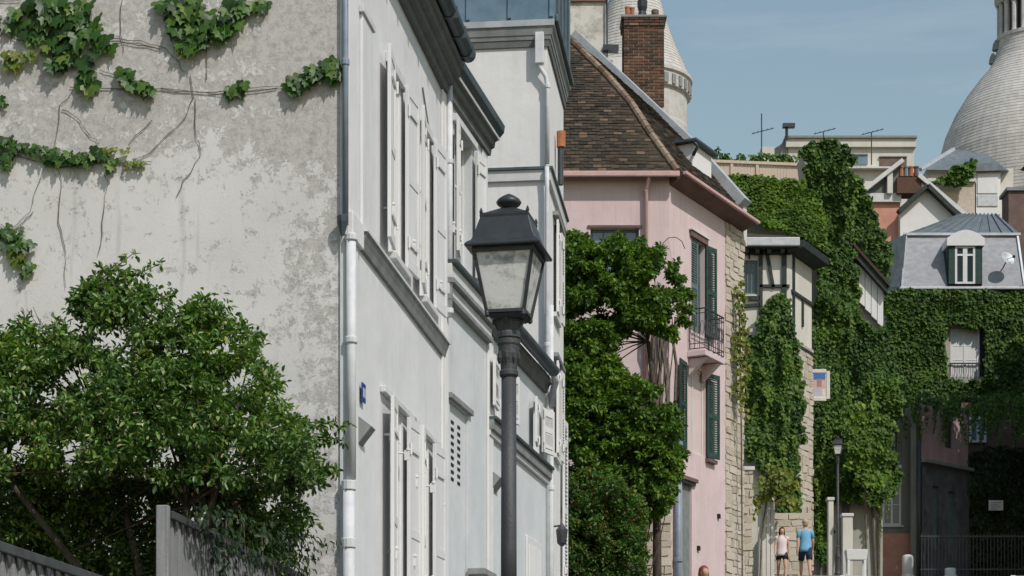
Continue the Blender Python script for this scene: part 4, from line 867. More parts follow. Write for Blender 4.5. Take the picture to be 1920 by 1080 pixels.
# raked parapet with zinc coping at the far end
y = LP+.12
r0 = HP.hy(1394, 386, y); r1 = HP.hy(1292, 272, y); r2 = HP.hy(1078, 72, y)
R0, R1, R2 = [Vector((q[0], y, q[1])) for q in (r0, r1, r2)]
mb = MB()
for a, b in ((R0, R1), (R1, R2)): mb.ext([a, b, b-Vector((0, 0, .9)), a-Vector((0, 0, .9))], (0, .22, 0))
mb.build('raked_parapet', M['cream'], hp)
mb = MB()
for a, b in ((R0, R1), (R1, R2)): mb.bar(a+Vector((0, -.02, .0)), b+Vector((0, -.02, .0)), .42, .34, up=(0, 0, 1))
mb.build('zinc_coping', M['zinc_pale'], hp)
# white dormer on the street slope
d0 = HP.hy(1256, 330, 2.3); d1_ = HP.hy(1299, 268, 2.3)
dm = MB().box(d0[0]+.02, d1_[0], 2.3, 3.4, d0[1]-.5, d1_[1]).build('dormer', M['white2'], hp, bev=.01)
MB().box(d0[0]-.12, d1_[0]+.14, 2.18, 3.5, d1_[1]+.002, d1_[1]+.08).build('dormer_roof', M['zinc_dark'], dm, bev=.02)
pipe('dormer_gutter', dm, [(d1_[0]+.05, 2.2, d1_[1]+.02), (d1_[0]+.12, 2.3, d1_[1]-.1), (d1_[0]+.03, 2.25, d1_[1]-.3)], .04, M['iron'])
# rubble quoin: individual stones on a mortar core
def rubble(parent, fn, u0, u1f, z0, z1, rowh=.15, mean=.26, proud=.05, limit=280):
    me = []
    for k in range(6):
        mb = MB(); mb.box(-.5, .5, -.5, .5, -.5, .5); r = random.Random(k)
        mb.v = [(x*r.uniform(.74, 1.04), y, z*r.uniform(.66, 1.06)) for x, y, z in mb.v]; m_ = mb.mesh(); m_.materials.append(M['stone']); me.append(m_)
    z = z0; cnt = 0
    while z < z1 and cnt < limit:
        h = rowh*random.uniform(.7, 1.3); u = u0+random.uniform(-.05, 0); ue = u1f(z)
        while u < ue-.04 and cnt < limit:
            w = min(mean*random.uniform(.55, 1.5), ue-u+random.uniform(0, .04)); d = proud*random.uniform(.1, .7)
            p0, p1 = Vector(fn(u+w/2, -d+.06, z+h/2)), Vector(fn(u+w/2+.01, -d+.06, z+h/2)); e = (p1-p0).normalized()
            o = link('stone', random.choice(me), None, parent, p0, (random.uniform(-.05, .05), random.uniform(-.09, .09), math.atan2(e.y, e.x)+random.uniform(-.04, .04))); o.scale = (w*1.0, .12, h*random.uniform(.9, 1.12)); u += w; cnt += 1
        z += h
y0 = HP.hx(1360, 700)[0]; y1 = LP+.12
core = MB().box(-.3, .01, y0, y1, -1, zEP-.1).build('quoin_core', M['mortar'], hp)
zlow = HP.hx(1380, 1090)[1]
rubble(hp, fx(.01), y0, lambda z: y1+.02, zlow, zEP-.12, .15, .36, .05, 270)
# pier in front of the gap, same stone
pr = thing('stone_pier', 'pale rubble stone gate pier beside the pink house', 'pier', None, (W(1390, 1080, 49.2).x, 49.2, G(49.2)))
pz1 = W(1390, 882, 49.2).z-G(49.2); xa, xb = W(1362, 0, 49.2).x-W(1390, 0, 49.2).x, W(1410, 0, 49.2).x-W(1390, 0, 49.2).x
MB().box(xa, xb, 0, .6, -.5, pz1).build('pier_core', M['mortar'], pr)
rubble(pr, lambda u, d, z: (u, d, z), xa, lambda z: xb, W(0, 1090, 49.2).z-G(49.2), pz1, .17, .28, .05)
MB().box(xa-.05, xb+.06, -.06, .66, pz1, pz1+.09).build('coping', M['trim_pale'], pr, bev=.01)
# garden wall left of the pink corner
gw = thing('garden_wall', 'low rubble garden wall half hidden by the shrubs before the pink house', 'wall', None, (W(1225, 1080, 42).x, 42, G(42)))
gx0, gx1 = W(1040, 0, 42).x-gw.location.x, W(1258, 0, 42).x-gw.location.x; gz = W(0, 975, 42).z-G(42)
MB().box(gx0, gx1, 0, .4, -.5, gz).build('wall_core', M['mortar'], gw)
rubble(gw, lambda u, d, z: (u, d, z), W(1185, 0, 42).x-gw.location.x, lambda z: gx1, W(0, 1090, 42).z-G(42), gz, .17, .32, .05)
# ================================================================== TREES AND SHRUBS before the pink house
def shrub(name, label, cat, Y, poly, n, rr, per, L0, L1, m, depth=1.0, trunk=None, hole=-.25, seed=0, extra=None):
    xs = [p[0] for p in poly]; ys = [p[1] for p in poly]; cx = sum(xs)/len(xs); b = W(cx, 1080, Y)
    t = thing(name, label, cat, None, (b.x, Y, G(Y))); o = Vector(t.location); cl = []
    rd = random.Random(seed)
    while len(cl) < n:
        a, c = rd.uniform(min(xs), max(xs)), rd.uniform(min(ys), max(ys))
        if not inpoly(np.array([a]), np.array([c]), poly)[0]: continue
        if noise.noise((a*.018, c*.018, 5.1+seed)) < hole: continue
        a += rd.gauss(0, 6); c += rd.gauss(0, 6)
        cl.append((tuple(W(a, c, Y+rd.uniform(-depth, depth))-o), rd.uniform(*rr)))
    m_ = (sum(xs)/len(xs), sum(ys)/len(ys))
    for k in range(70):      # loose sprays beyond the outline
        i = rd.randrange(len(poly)); u = rd.random(); a, c = poly[i]; a2, c2 = poly[(i+1) % len(poly)]; a += (a2-a)*u; c += (c2-c)*u; dx, dy = a-m_[0], c-m_[1]; ll = math.hypot(dx, dy); f = rd.uniform(4, 22)
        for s_ in (.2, .6, 1): cl.append((tuple(W(a+dx/ll*f*s_, c+dy/ll*f*s_, Y+rd.uniform(-.3, .3))-o), .11-.06*s_))
    link('crown', clumps_leaves(cl, per, L0, L1, .6, .2, .25), m, t)
    tk = MB()
    if trunk:
        pts = [W(a, c, Y)-o for a, c in trunk]; pts = [Vector((pts[0].x, 0, -.3))]+pts if pts[0].z > .5 else pts
        k = len(pts); tk.tube(pts, [.10*(1-.6*i/(k-1)) for i in range(k)], 8); root = pts[-1]
    else:
        root = Vector((0, 0, .3)); tk.tube([(0, 0, -.3), (0, 0, .3)], .08, 7)
    tips = [c for c, r in cl]; rd.shuffle(tips); branches(tk, root, tips[:13], .016)
    tk.build('trunk', M['bark'], t, smooth=True); return t
shrub('garden_tree', 'leafy round-crowned tree in front of the pink house wall', 'tree', 41.5, [(1050, 470), (1075, 445), (1110, 470), (1150, 460), (1200, 465), (1250, 490), (1258, 520), (1283, 560), (1275, 600), (1250, 625), (1215, 610), (1180, 600), (1150, 625), (1140, 660), (1110, 690), (1100, 720), (1045, 760)], 1000, (.05, .17), 470, .07, .125, M['tree'], 1.0, [(1232, 1000), (1228, 800), (1222, 690), (1215, 640)], -.27, 1)
shrub('garden_shrub', 'dense dark shrub below the round-crowned tree', 'shrub', 40.5, [(1045, 680), (1085, 670), (1110, 690), (1150, 680), (1165, 710), (1210, 725), (1240, 760), (1262, 790), (1265, 860), (1262, 905), (1245, 950), (1200, 960), (1180, 1000), (1045, 960)], 1050, (.05, .18), 470, .07, .125, M['tree'], .9, None, -.26, 2)
shrub('garden_shrub', 'light green shrub with reddish shoots at the foot of the garden', 'shrub', 38.5, [(1045, 930), (1090, 900), (1150, 905), (1190, 950), (1200, 1010), (1195, 1100), (1045, 1100)], 300, (.13, .24), 500, .05, .09, M['shrub_red'], .7, None, -.4, 3)
# climbing bare stems on the pink wall
cs = thing('wisteria_stem', 'tangle of bare climbing stems on the pink wall', 'creeper', None, (W(1235, 1080, 44.8).x, 44.8, G(44.8))); mb = MB()
for k in range(16):
    a = random.uniform(1222, 1250); pts = []; py = 1000
    while py > 470+random.uniform(0, 200) and py > 560: pts.append(W(a, py, 44.85-random.random()*.1)-cs.location); py -= 45; a += random.uniform(-7, 8)
    if len(pts) > 2: mb.tube(pts, random.uniform(.012, .035), 5)
pts = [W(1262-14*math.cos(q)*1.6, 470-26*math.sin(q), 44.85)-cs.location for q in (0, .6, 1.2, 1.8, 2.4, 3.0)]; mb.tube(pts, .01, 5); mb.build('stem', M['twig'], cs, smooth=True)
# ================================================================== BRICK CHIMNEY beyond the parapet
cy = 53.0; c0, c1 = W(1169, 190, cy), W(1246, 32, cy)
ch = thing('neighbour_house', 'house behind the pink one, seen by its tall brick chimney', 'house', None, (c0.x, cy, G(cy)))
gz0 = G(cy); cw = c1.x-c0.x; ct = c1.z-gz0; cdp = .75
MB().box(-2.5, cw+.3, .0-.0, 6, -.5, W(0, 300, cy).z-gz0).build('wall', M['cream'], ch)
stk = MB().box(.02, cw-.02, .02, cdp, W(0, 310, cy).z-gz0, ct-.02).build('chimney_stack', M['mortar'], ch)
bmz = MB().box(-.5, .5, -.5, .5, -.5, .5); bme = bmz.mesh(); bme.materials.append(M['brick'])
nr = 30; zb0 = W(0, 200, cy).z-gz0; rh_ = (ct-zb0)/nr
for k in range(nr):
    nb = 4; bw = cw/nb
    for i in range(nb+(k % 2)):
        x0 = max(0, (i-(.5 if k % 2 else 0))*bw); x1 = min(cw, (i+1-(.5 if k % 2 else 0))*bw); ov = .04 if k >= nr-3 else 0
        o = link('brick', bme, None, stk, ((x0+x1)/2, .05-ov+random.uniform(-.006, .006), zb0+rh_*(k+.5))); o.scale = (x1-x0-.022, .11, rh_-.02)
    for i in range(2):
        o = link('brick', bme, None, stk, (.045-(.04 if k >= nr-3 else 0), .22+i*.30, zb0+rh_*(k+.5))); o.scale = (.10, .27, rh_-.02)
MB().box(-.06, cw+.06, -.06, cdp+.06, ct-.02, ct+.05).build('chimney_cap', M['trim'], stk, bev=.02)
for px, w_, h_, m in ((1178, .06, .34, 'terracotta'), (1187, .055, .32, 'terracotta'), (1206, .12, .55, 'iron'), (1230, .09, .28, 'brown_wall')):
    x = W(px, 0, cy).x-c0.x; pr_ = [(w_*.9, 0), (w_, h_*.2), (w_*.8, h_*.4), (w_*1.05, h_*.6), (w_*1.1, h_*.9), (w_*.5, h_)] if m != 'terracotta' else [(w_, 0), (w_, h_*.85), (w_*1.15, h_*.88), (w_*1.15, h_)]
    MB().lathe(pr_, 10, (x, .35, ct+.05)).build('chimney_pot', M[m], stk, smooth=False)
# stained chimney wall with aerial further left
sy = 58.0; s0, s1 = W(1040, 140, sy), W(1136, -40, sy)
st_ = thing('rendered_chimney', 'stained pale rendered chimney wall behind the tiled hip roof', 'chimney', None, (s0.x, sy, G(sy)))
MB().box(0, s1.x-s0.x, 0, 1, 0, W(0, 4, sy).z-G(sy)).build('stack', surf('stained_render', (.30, .28, .24), (.60, .58, .53), 1.6, .9, .3, 20, lo=.38, hi=.52), st_)
MB().box(-.1, s1.x-s0.x+.04, -.08, 1.05, W(0, 4, sy).z-G(sy), W(0, -4, sy).z-G(sy)).build('cap', M['brown_wall'], st_)
x = W(1138, 0, sy).x-s0.x; q = lambda py: W(0, py, sy).z-G(sy)
MB().tube([(x, -.1, q(110)), (x, -.1, q(-20))], .025, 6).build('flue', M['iron'], st_); MB().box(x-.12, x+.32, -.2, .1, q(98), q(88)).build('ledge', M['iron'], st_)
MB().box(x-.2, x+1.2, .3, 1.2, q(240), q(100)).build('parapet', M['white2'], st_)
# ================================================================== HALF-TIMBERED HOUSE
TY = 66.0; HT = Fr((1483-960)*TY/F, TY, 27, G(TY)); BT = HT.base
ht = thing('timbered_house', 'narrow cream half-timbered house with dark beams and grey gutter', 'house', HT)
TW = lambda u, d, z: tuple(HT.loc((u, TY+d, z+BT)))
tp = lambda px, py: (W(px, py, TY).x, W(px, py, TY).z-BT)
x0 = tp(1340, 0)[0]; zg0 = tp(0, 466)[1]; LT = HT.hx(1522, 600)[0]
wa0, wa1 = tp(1391, 552), tp(1421, 488); wb0, wb1 = tp(1399, 690), tp(1411, 628)
mb = MB(); mb.wall(TW, x0, HT.X, -1.5, zg0, [(wa0[0], wa1[0], wa0[1], wa1[1]), (wb0[0], wb1[0], wb0[1], wb1[1])], .2)
mb.wall(fx(0), 0, LT, -1.5, zg0, [], .1); mb.add([HT.loc((x0, TY, BT+zg0)), HT.loc((HT.X, TY, BT+zg0)), (0, LT, zg0), (-6, LT, zg0)], [(0,1,2,3)]); mb.build('wall', M['cream'], ht)
window(ht, TW, wa0[0], wa1[0], wa0[1], wa1[1], M['shut_teal'], M['glass'], .08, 3, 1, .07); window(ht, TW, wb0[0], wb1[0], wb0[1], wb1[1], M['timber'], M['glass'], .08, 1, 1, .04)
def beam(pa, pb, w):
    a, b = tp(*pa), tp(*pb); mb = MB(); A = Vector((a[0], TY-.03, a[1]+BT)); Bv = Vector((b[0], TY-.03, b[1]+BT)); mb.bar(A, Bv, .10, w, up=(1, 0, 0) if abs(pa[0]-pb[0]) < 30 else (0, 0, 1)); mb.v = [tuple(HT.loc(v)) for v in mb.v]; mb.build('beam', M['timber'], ht)
for pa, pb, w in (((1426, 470), (1426, 590), .12), ((1437, 470), (1450, 541), .10), ((1424, 537), (1480, 537), .09), ((1470, 470), (1470, 640), .15), ((1390, 474), (1482, 474), .14), ((1390, 560), (1424, 560), .14), ((1390, 575), (1424, 572), .10), ((1405, 486), (1404, 470), .05)): beam(pa, pb, w)
for y, z0_, z1_, w in ((.12, tp(0, 640)[1], zg0, .12), (1.0, tp(0, 600)[1], tp(0, 545)[1], .10)): MB().box(.001, .06, y, y+w, z0_, z1_).build('beam', M['timber'], ht)
for py in (560, 655): z = HT.hx(1500, py)[1]; MB().box(.001, .065, .0, LT, z, z+.10).build('beam', M['timber'], ht)
z = tp(0, 452)[1]
mb = MB(); ubox(mb, TW, x0, HT.X+.22, -.5, -.36, z-.28, z); mb.build('gutter', M['zinc_pale'], ht, bev=.03)
mb = MB(); ubox(mb, TW, x0, HT.X+.15, -.36, 0, z-.32, z-.2); mb.build('eaves_board', M['timber'], ht)
for px in (1398, 1418, 1440, 1465): 
    u = tp(px, 0)[0]; mb = MB(); ubox(mb, TW, u-.06, u+.06, -.34, -.01, z-.46, z-.33); mb.build('rafter_end', M['timber'], ht)
MB().ext([(.0, -.3, z-.42), (.5, -.25, z-.30), (.53, -.25, z-.08), (.0, -.3, z-.05)], (0, LT+.5, 0)).build('eaves_board', M['timber'], ht)
mb = MB(); A = HT.loc((x0, TY-.5, BT+z)); Bq = HT.loc((HT.X+.25, TY-.5, BT+z)); Cq = Vector((.55, LT+.4, z)); rz = tp(0, 395)[1]
mb.add([A, Bq, Cq, Vector((-2.4, 1.6, rz)), HT.loc((x0, TY+1.6, BT+rz+.1)), HT.loc((x0, TY+4, BT+z))], [(0,1,3,4), (1,2,3), (2,5,4,3)]); mb.build('roof', M['tile'], ht)
zl = HT.hx(1505, 990)[1]; zh_ = HT.hx(1505, 650)[1]
MB().box(-.2, .03, .25, LT-.05, -1, zh_).build('stone_base', M['mortar'], ht)
rubble(ht, fx(.03), .25, lambda zz: LT, zl-1.3, zh_, .22, .5, .06)
# ivy over its front
iv = thing('ivy', 'dark ivy covering the lower front of the half-timbered house', 'ivy', None, (W(1440, 1080, TY-.1).x, TY-.1, G(TY)))
link('foliage', ivy_mesh([(1392, 700), (1420, 610), (1440, 560), (1470, 550), (1480, 590), (1493, 640), (1503, 700), (1505, 780), (1495, 850), (1498, 960), (1470, 975), (1455, 930), (1420, 870), (1392, 860)], lambda a, b: TY-.05, 7000, .10, .18, .4, 9, iv.location, .85), M['ivy'], iv)
link('trailing_shoots', shoots([(1395, 720), (1430, 600), (1475, 560), (1500, 700), (1495, 900), (1440, 860)], lambda a, b: TY-.1, 40, .08, .17, iv.location, .6, 1.2), M['ivy_light'], iv)
mb = MB()
for k in range(10):
    a = random.uniform(1430, 1490); mb.tube([W(a, 1080, TY-.1)-iv.location, W(a+random.uniform(-15, 15), 850, TY-.12)-iv.location, W(a+random.uniform(-20, 10), 640, TY-.1)-iv.location], .03, 5)
mb.build('stem', M['twig'], iv)
iv = thing('vine', 'yellow green vine over the gate beside the strolling couple', 'vine', None, (W(1445, 1080, 64.8).x, 64.8, G(64.8)))
link('foliage', ivy_mesh([(1405, 960), (1412, 915), (1430, 890), (1450, 870), (1475, 880), (1488, 920), (1482, 950), (1468, 955), (1450, 925), (1430, 940), (1418, 965)], lambda a, b: 64.8, 380, .10, .18, .5, 14, iv.location, .85), M['ivy_yellow'], iv)
mb = MB(); mb.tube([W(1425, 1085, 64.8)-iv.location, W(1428, 1000, 64.8)-iv.location, W(1440, 925, 64.8)-iv.location], .03, 6); mb.build('stem', M['twig'], iv)
iv = thing('vine', 'sunny yellow green vine climbing the stone quoin of the pink house', 'vine', None, (W(1385, 1080, 48.2).x, 48.2, G(48.2)))
link('foliage', ivy_mesh([(1378, 540), (1388, 525), (1396, 560), (1402, 640), (1398, 760), (1400, 800), (1385, 760), (1365, 735), (1382, 700), (1368, 640), (1384, 610)], lambda a, b: 48.2, 420, .07, .13, .25, 7, iv.location, .8), M['ivy_yellow'], iv)
mb = MB(); mb.tube([W(1392, 1085, 48.25)-iv.location, W(1390, 800, 48.25)-iv.location, W(1386, 560, 48.25)-iv.location], .02, 6); mb.build('stem', M['twig'], iv)
# ================================================================== IVY HOUSE with the ivy tower
IY = 72.6; hi_ = thing('ivy_house', 'tall house wholly smothered in green ivy with a pale boarded side', 'house', None, (W(1560, 1080, IY).x, IY, G(IY)))
io = Vector(hi_.location)
def wallpoly(name, pts, Y, dep, m, par, o): return MB().ext([W(a, b, Y)-o for a, b in pts], (0, dep, 0)).build(name, m, par)
wallpoly('wall', [(1370, 350), (1500, 360), (1540, 420), (1590, 345), (1655, 485), (1655, 1150), (1370, 1150)], IY, 4, M['grey_wall'], hi_, io)
wallpoly('chimney_tower', [(1506, 282), (1585, 280), (1588, 500), (1530, 500)], IY-.1, 1.6, M['grey_wall'], hi_, io)
for k in range(4):
    a = 1611+k*11.5; o = wallpoly('board', [(a, 492+k*14), (a+10.5, 505+k*14), (a+10.5, 575+k*13), (a, 566+k*13)], IY-.22, .15, M['white2'], hi_, io)
wallpoly('eaves_board', [(1596, 452), (1664, 536), (1664, 550), (1598, 476)], IY-.5, .4, M['timber'], hi_, io)
wallpoly('roof_edge', [(1594, 446), (1668, 530), (1668, 537), (1594, 453)], IY-.58, .5, M['tile'], hi_, io)
iv = thing('ivy', 'sunlit ivy slope under the pale wooden terrace fence', 'ivy', None, (W(1450, 1080, IY-.3).x, IY-.3, G(IY)))
link('foliage', ivy_mesh([(1362, 338), (1430, 335), (1510, 352), (1540, 385), (1545, 440), (1535, 480), (1480, 440), (1440, 432), (1395, 405), (1375, 380)], lambda a, b: IY-.2-(b-340)*.012, 12000, .09, .16, .22, 7, iv.location, .8, .8, (0, -.8, .6)), M['ivy_light'], iv)  # lighter leaf colour carries the sunlight on this slope
mb = MB(); mb.tube([W(1500, 1085, IY-.1)-iv.location, W(1500, 700, IY-.1)-iv.location, W(1480, 420, IY-.1)-iv.location], .05, 6); mb.build('stem', M['twig'], iv)
iv = thing('ivy', 'ivy mass covering the chimney tower and tumbling down beside the hanging sign', 'ivy', None, (W(1590, 1080, IY-.3).x, IY-.3, G(IY)))
po = [(1498, 285), (1515, 270), (1560, 272), (1588, 280), (1596, 330), (1612, 360), (1645, 410), (1668, 470), (1664, 530), (1596, 452), (1606, 520), (1608, 590), (1630, 612), (1662, 615), (1676, 700), (1690, 760), (1664, 830), (1690, 900), (1645, 950), (1600, 930), (1560, 950), (1545, 1060), (1520, 1040), (1518, 760), (1525, 600), (1532, 500), (1545, 420), (1515, 360)]
link('foliage', ivy_mesh(po, lambda a, b: IY-.2, 26000, .11, .19, .6, 10, iv.location, .8, .6), M['ivy'], iv)
link('trailing_shoots', shoots(po, lambda a, b: IY-.3, 55, .09, .17, iv.location, .7, 1.5), M['ivy_light'], iv)
mb = MB()
for k in range(8): a = random.uniform(1530, 1650); mb.tube([W(a, 1085, IY-.1)-iv.location, W(a+random.uniform(-15, 15), 800, IY-.1)-iv.location, W(1560+random.uniform(-20, 20), 480, IY-.1)-iv.location], .05, 6)
mb.build('stem', M['twig'], iv)
iv = thing('ivy', 'bright leafy branches overhanging the far street lamp', 'ivy', None, (W(1610, 1080, IY-1.4).x, IY-1.4, G(IY)))
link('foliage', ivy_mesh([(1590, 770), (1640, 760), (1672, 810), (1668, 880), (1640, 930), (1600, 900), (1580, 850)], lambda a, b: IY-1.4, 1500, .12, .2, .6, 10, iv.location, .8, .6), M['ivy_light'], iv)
mb = MB(); mb.tube([W(1625, 1085, IY-1.3)-iv.location, W(1622, 900, IY-1.3)-iv.location, W(1630, 800, IY-1.3)-iv.location], .04, 6); mb.build('stem', M['twig'], iv)
# terrace fence above the ivy slope
FY = 75.0; tf = thing('terrace_fence', 'pale wooden terrace fence above the ivy slope', 'fence', None, (W(1420, 340, FY).x, FY, W(0, 352, FY).z)); fo = Vector(tf.location)
pm = MB().box(-.5, .5, 0, .03, 0, 1).mesh(); pm.materials.append(M['fence_wood'])
for k in range(30):
    px = 1337+k*5.6; t = (px-1337)/168; p = W(px, 340+t*6, FY)-fo; top = W(px, 303+t*8, FY)-fo
    o = link('board', pm, None, tf, p); o.scale = (.098, 1, top.z-p.z)
for px in (1337, 1372, 1420, 1505): p = W(px, 350, FY)-fo; MB().box(p.x-.05, p.x+.05, -.06, .0, p.z, (W(px, 302+(px-1337)*.045, FY)-fo).z).build('post', M['fence_wood'], tf)
for dy in (302, 343): MB().bar(W(1333, dy, FY-.04)-fo, W(1508, dy+7, FY-.04)-fo, .08, .10).build('rail', M['fence_wood'], tf)
MB().ext([W(1330, 352, FY+.5)-fo, W(1510, 358, FY+.5)-fo, W(1510, 420, FY+.5)-fo, W(1330, 420, FY+.5)-fo], (0, 2, 0)).build('terrace_wall', M['grey_wall'], tf)
pl_ = thing('terrace_plants', 'low green plants peeping over the terrace fence', 'plant', None, tuple(W(1400, 310, FY+.8)))
link('foliage', ivy_mesh([(1322, 296), (1345, 270), (1350, 292), (1400, 294), (1440, 285), (1500, 296), (1500, 308), (1325, 306)], lambda a, b: FY+.8, 420, .12, .22, .3, 7, pl_.location, .6), M['ivy'], pl_)
# ================================================================== MANSARD HOUSE
MY = 85.0; hm = thing('mansard_house', 'ivy-walled house with lavender slate mansard, arched dormer and satellite dish', 'house', None, (W(1800, 1080, MY).x, MY, G(MY))); mo = Vector(hm.location)
Mw = lambda u, d, z: (u, d, z); mp_ = lambda px, py, d=0: (W(px, py, MY+d).x-mo.x, W(px, py, MY+d).z-mo.z)
wi0, wi1 = mp_(1782, 706), mp_(1836, 617); xl, xr = mp_(1672, 0)[0], mp_(2030, 0)[0]; ze_ = mp_(0, 545)[1]
mb = MB(); mb.wall(Mw, xl, xr, -1.5, ze_, [(wi0[0], wi1[0], wi0[1], wi1[1])], .25); mb.add([(xl, 0, -1.5), (xl, 8, -1.5), (xl, 8, ze_), (xl, 0, ze_)], [(0,1,2,3)]); mb.build('wall', M['grey_wall'], hm)
wn = window(hm, Mw, wi0[0], wi1[0], wi0[1], wi1[1], M['paint'], M['paint'], .0, 2, 3, .10)
for k in range(9):
    x = wi0[0]+(wi1[0]-wi0[0])*k/8; MB().tube([(x, -.06, wi0[1]), (x, -.06, wi0[1]+.5)], .014, 5).build('railing_bar', M['iron'], wn)
MB().box(wi0[0]-.05, wi1[0]+.05, -.08, -.04, wi0[1]+.5, wi0[1]+.55).build('railing_rail', M['iron'], wn)
MB().box(wi1[0]+.02, wi1[0]+.30, -.05, .0, wi0[1], wi1[1]).build('shutter', M['black'], hm)
mb = MB(); zt_ = mp_(0, 431)[1]; zr_ = mp_(0, 404)[1]
bt = [(mp_(1688, 0)[0], -.35, ze_+.05), (mp_(1917, 0)[0], -.35, ze_+.05)]; tpv = [(mp_(1699, 0, .8)[0], .8, zt_), (mp_(1907, 0, .8)[0], .8, zt_)]
mb.add([bt[0], bt[1], tpv[1], tpv[0]], [(0,1,2,3)]); mb.build('mansard_face', M['slate_face'], hm)
mb = MB(); bl_ = (mp_(1668, 0, 6)[0]-.6, 6, ze_); tl_ = (tpv[0][0]-.4, 6, zt_)
mb.add([(bt[0][0]-.15, -.2, ze_+.05), bt[0], tpv[0], tl_, (bl_[0]-.2, 6, ze_)], [(0,1,2,3,4)])
mb2 = MB().add([bt[1], (bt[1][0]+.4, 6, ze_), (tpv[1][0]+.2, 6, zt_), tpv[1]], [(0,1,2,3)]); mb2.build('mansard_side', M['zinc_dark'], hm)
mb.add([(mp_(1664, 0)[0], -.25, zt_-.55), (tpv[0][0]-.03, .6, zt_+.02), tpv[0], (bt[0][0], -.33, ze_+.1), (mp_(1668, 0)[0], -.2, ze_+.1)], [(0,1,2,3,4)]); mb.build('mansard_side', M['zinc_dark'], hm)  # left side: its shade is put in by the darker zinc
mb = MB(); rp = (mp_(1800, 0, 3.4)[0], 3.4, mp_(0, 402, 3.4)[1]); rq = (mp_(1870, 0, 3.4)[0], 3.4, mp_(0, 402, 3.4)[1])
ea = (tpv[0][0]-.12, .7, zt_+.02); eb = (tpv[1][0]+.12, .7, zt_+.02)
mb.add([ea, eb, rq, rp, (tl_[0], 6, zt_), (tpv[1][0]+.2, 6, zt_)], [(0,1,2,3), (0,3,4), (1,5,2), (3,2,5,4)]); rf = mb.build('roof', M['zinc_mid'], hm)
for k in range(10):
    t = (k+.5)/10; MB().bar(Vector(ea).lerp(Vector(eb), t)+Vector((0, 0, .03)), Vector(rp).lerp(Vector(rq), t)+Vector((0, 0, .03)), .06, .06).build('batten_roll', M['zinc_mid'], rf)
MB().bar((ea[0], .72, zt_+.02), (eb[0], .72, zt_+.02), .12, .10).build('curb_moulding', M['zinc_pale'], hm)
MB().box(bt[0][0]-.1, xr, -.45, -.1, ze_-.05, ze_+.06).build('gutter', M['zinc_pale'], hm, bev=.03)
MB().bar((tpv[1][0], .75, zt_), (bt[1][0], -.40, ze_), .08, .08).build('hip_flashing', M['zinc_pale'], hm)
MB().bar((tpv[0][0], .75, zt_), (bt[0][0], -.40, ze_), .08, .08).build('hip_flashing', M['zinc_pale'], hm)
# dormer
q0, q1 = mp_(1777, 534, -.4), mp_(1842, 462, -.4); dm = MB().box(q0[0], q1[0], -.38, 1.0, q0[1], q1[1]).build('dormer', M['black'], hm)
arc = [(q0[0]-.06, q1[1]), (q1[0]+.06, q1[1])]+[(q0[0]-.06+(q1[0]-q0[0]+.12)*(1-t), q1[1]+.30+.34*math.sin(math.pi*t)) for t in [i/10 for i in range(11)]]
MB().ext([(x, -.55, z) for x, z in arc], (0, 1.5, 0)).build('arched_hood', M['white2'], dm)
gx0_, gx1_ = mp_(1790, 0, -.4)[0], mp_(1828, 0, -.4)[0]; z0_ = q0[1]+.03
f_ = MB(); 
for a, b in ((gx0_, gx0_+.09), ((gx0_+gx1_)/2-.09, (gx0_+gx1_)/2+.09), (gx1_-.09, gx1_)): f_.box(a, b, -.46, -.40, z0_, q1[1])
for z in (z0_, z0_+(q1[1]-z0_)*.74, q1[1]-.08): f_.box(gx0_+.005, gx1_-.005, -.455, -.405, z, z+.08)
f_.build('window', M['paint'], dm); MB().box(gx0_+.01, gx1_-.01, -.42, -.39, z0_, q1[1]).build('pane', M['glass'], dm)
for a, b in ((q0[0]+.03, gx0_-.03), (gx1_+.03, q1[0]-.03)): MB().box(a, b, -.45, -.40, z0_, q1[1]).build('shutter', M['shut_green'], dm)
# satellite dish
c = mp_(1886, 488, -.4); ds = MB()
ds.lathe([(.02, 0), (.12, .01), (.22, .04), (.30, .085), (.31, .085), (.22, .025), (.1, -.01)], 18); o = ds.build('satellite_dish', M['zinc_pale'], hm, smooth=True, loc=(c[0], -.55, c[1]), rot=(R(65), 0, R(25)))
MB().tube([(0, 0, 0), (.1, -.1, .3)], .012, 5).build('feed_arm', M['iron'], o); MB().box(.06, .14, -.14, -.06, .27, .36).build('feed_horn', M['black'], o)
MB().tube([(c[0], -.55, c[1]-.05), (c[0], .2, c[1]-.2)], .03, 6).build('dish_mount', M['iron'], hm)
x0_, x1_ = mp_(1891, 0, 4)[0], mp_(1960, 0, 4)[0]
MB().box(x0_, x1_, 4, 5.2, zt_-1, mp_(0, 358, 4)[1]).build('chimney', M['brown_wall'], hm); MB().box(x0_-.1, x1_+.1, 3.9, 5.3, mp_(0, 358, 4)[1], mp_(0, 352, 4)[1]).build('chimney_cap', M['trim'], hm)
iv = thing('ivy', 'ivy blanket over the wall below the lavender mansard', 'ivy', None, (W(1800, 1080, MY-.1).x, MY-.1, G(MY)))
def mask_poly(n, poly, hole, **k): pass
pa = [(1655, 548), (1700, 543), (1960, 546), (1960, 760), (1850, 775), (1760, 770), (1720, 780), (1690, 760), (1672, 700), (1660, 610), (1768, 612), (1775, 712), (1842, 712), (1843, 612), (1768, 610), (1660, 608)]
link('foliage', ivy_mesh(pa, lambda a, b: MY-.08, 22000, .11, .20, .3, 8, iv.location, .8, .5), M['ivy'], iv)
link('trailing_shoots', shoots([(1690, 560), (1950, 560), (1950, 610), (1690, 610)], lambda a, b: MY-.2, 26, .08, .15, iv.location, .2, .6), M['ivy_light'], iv)
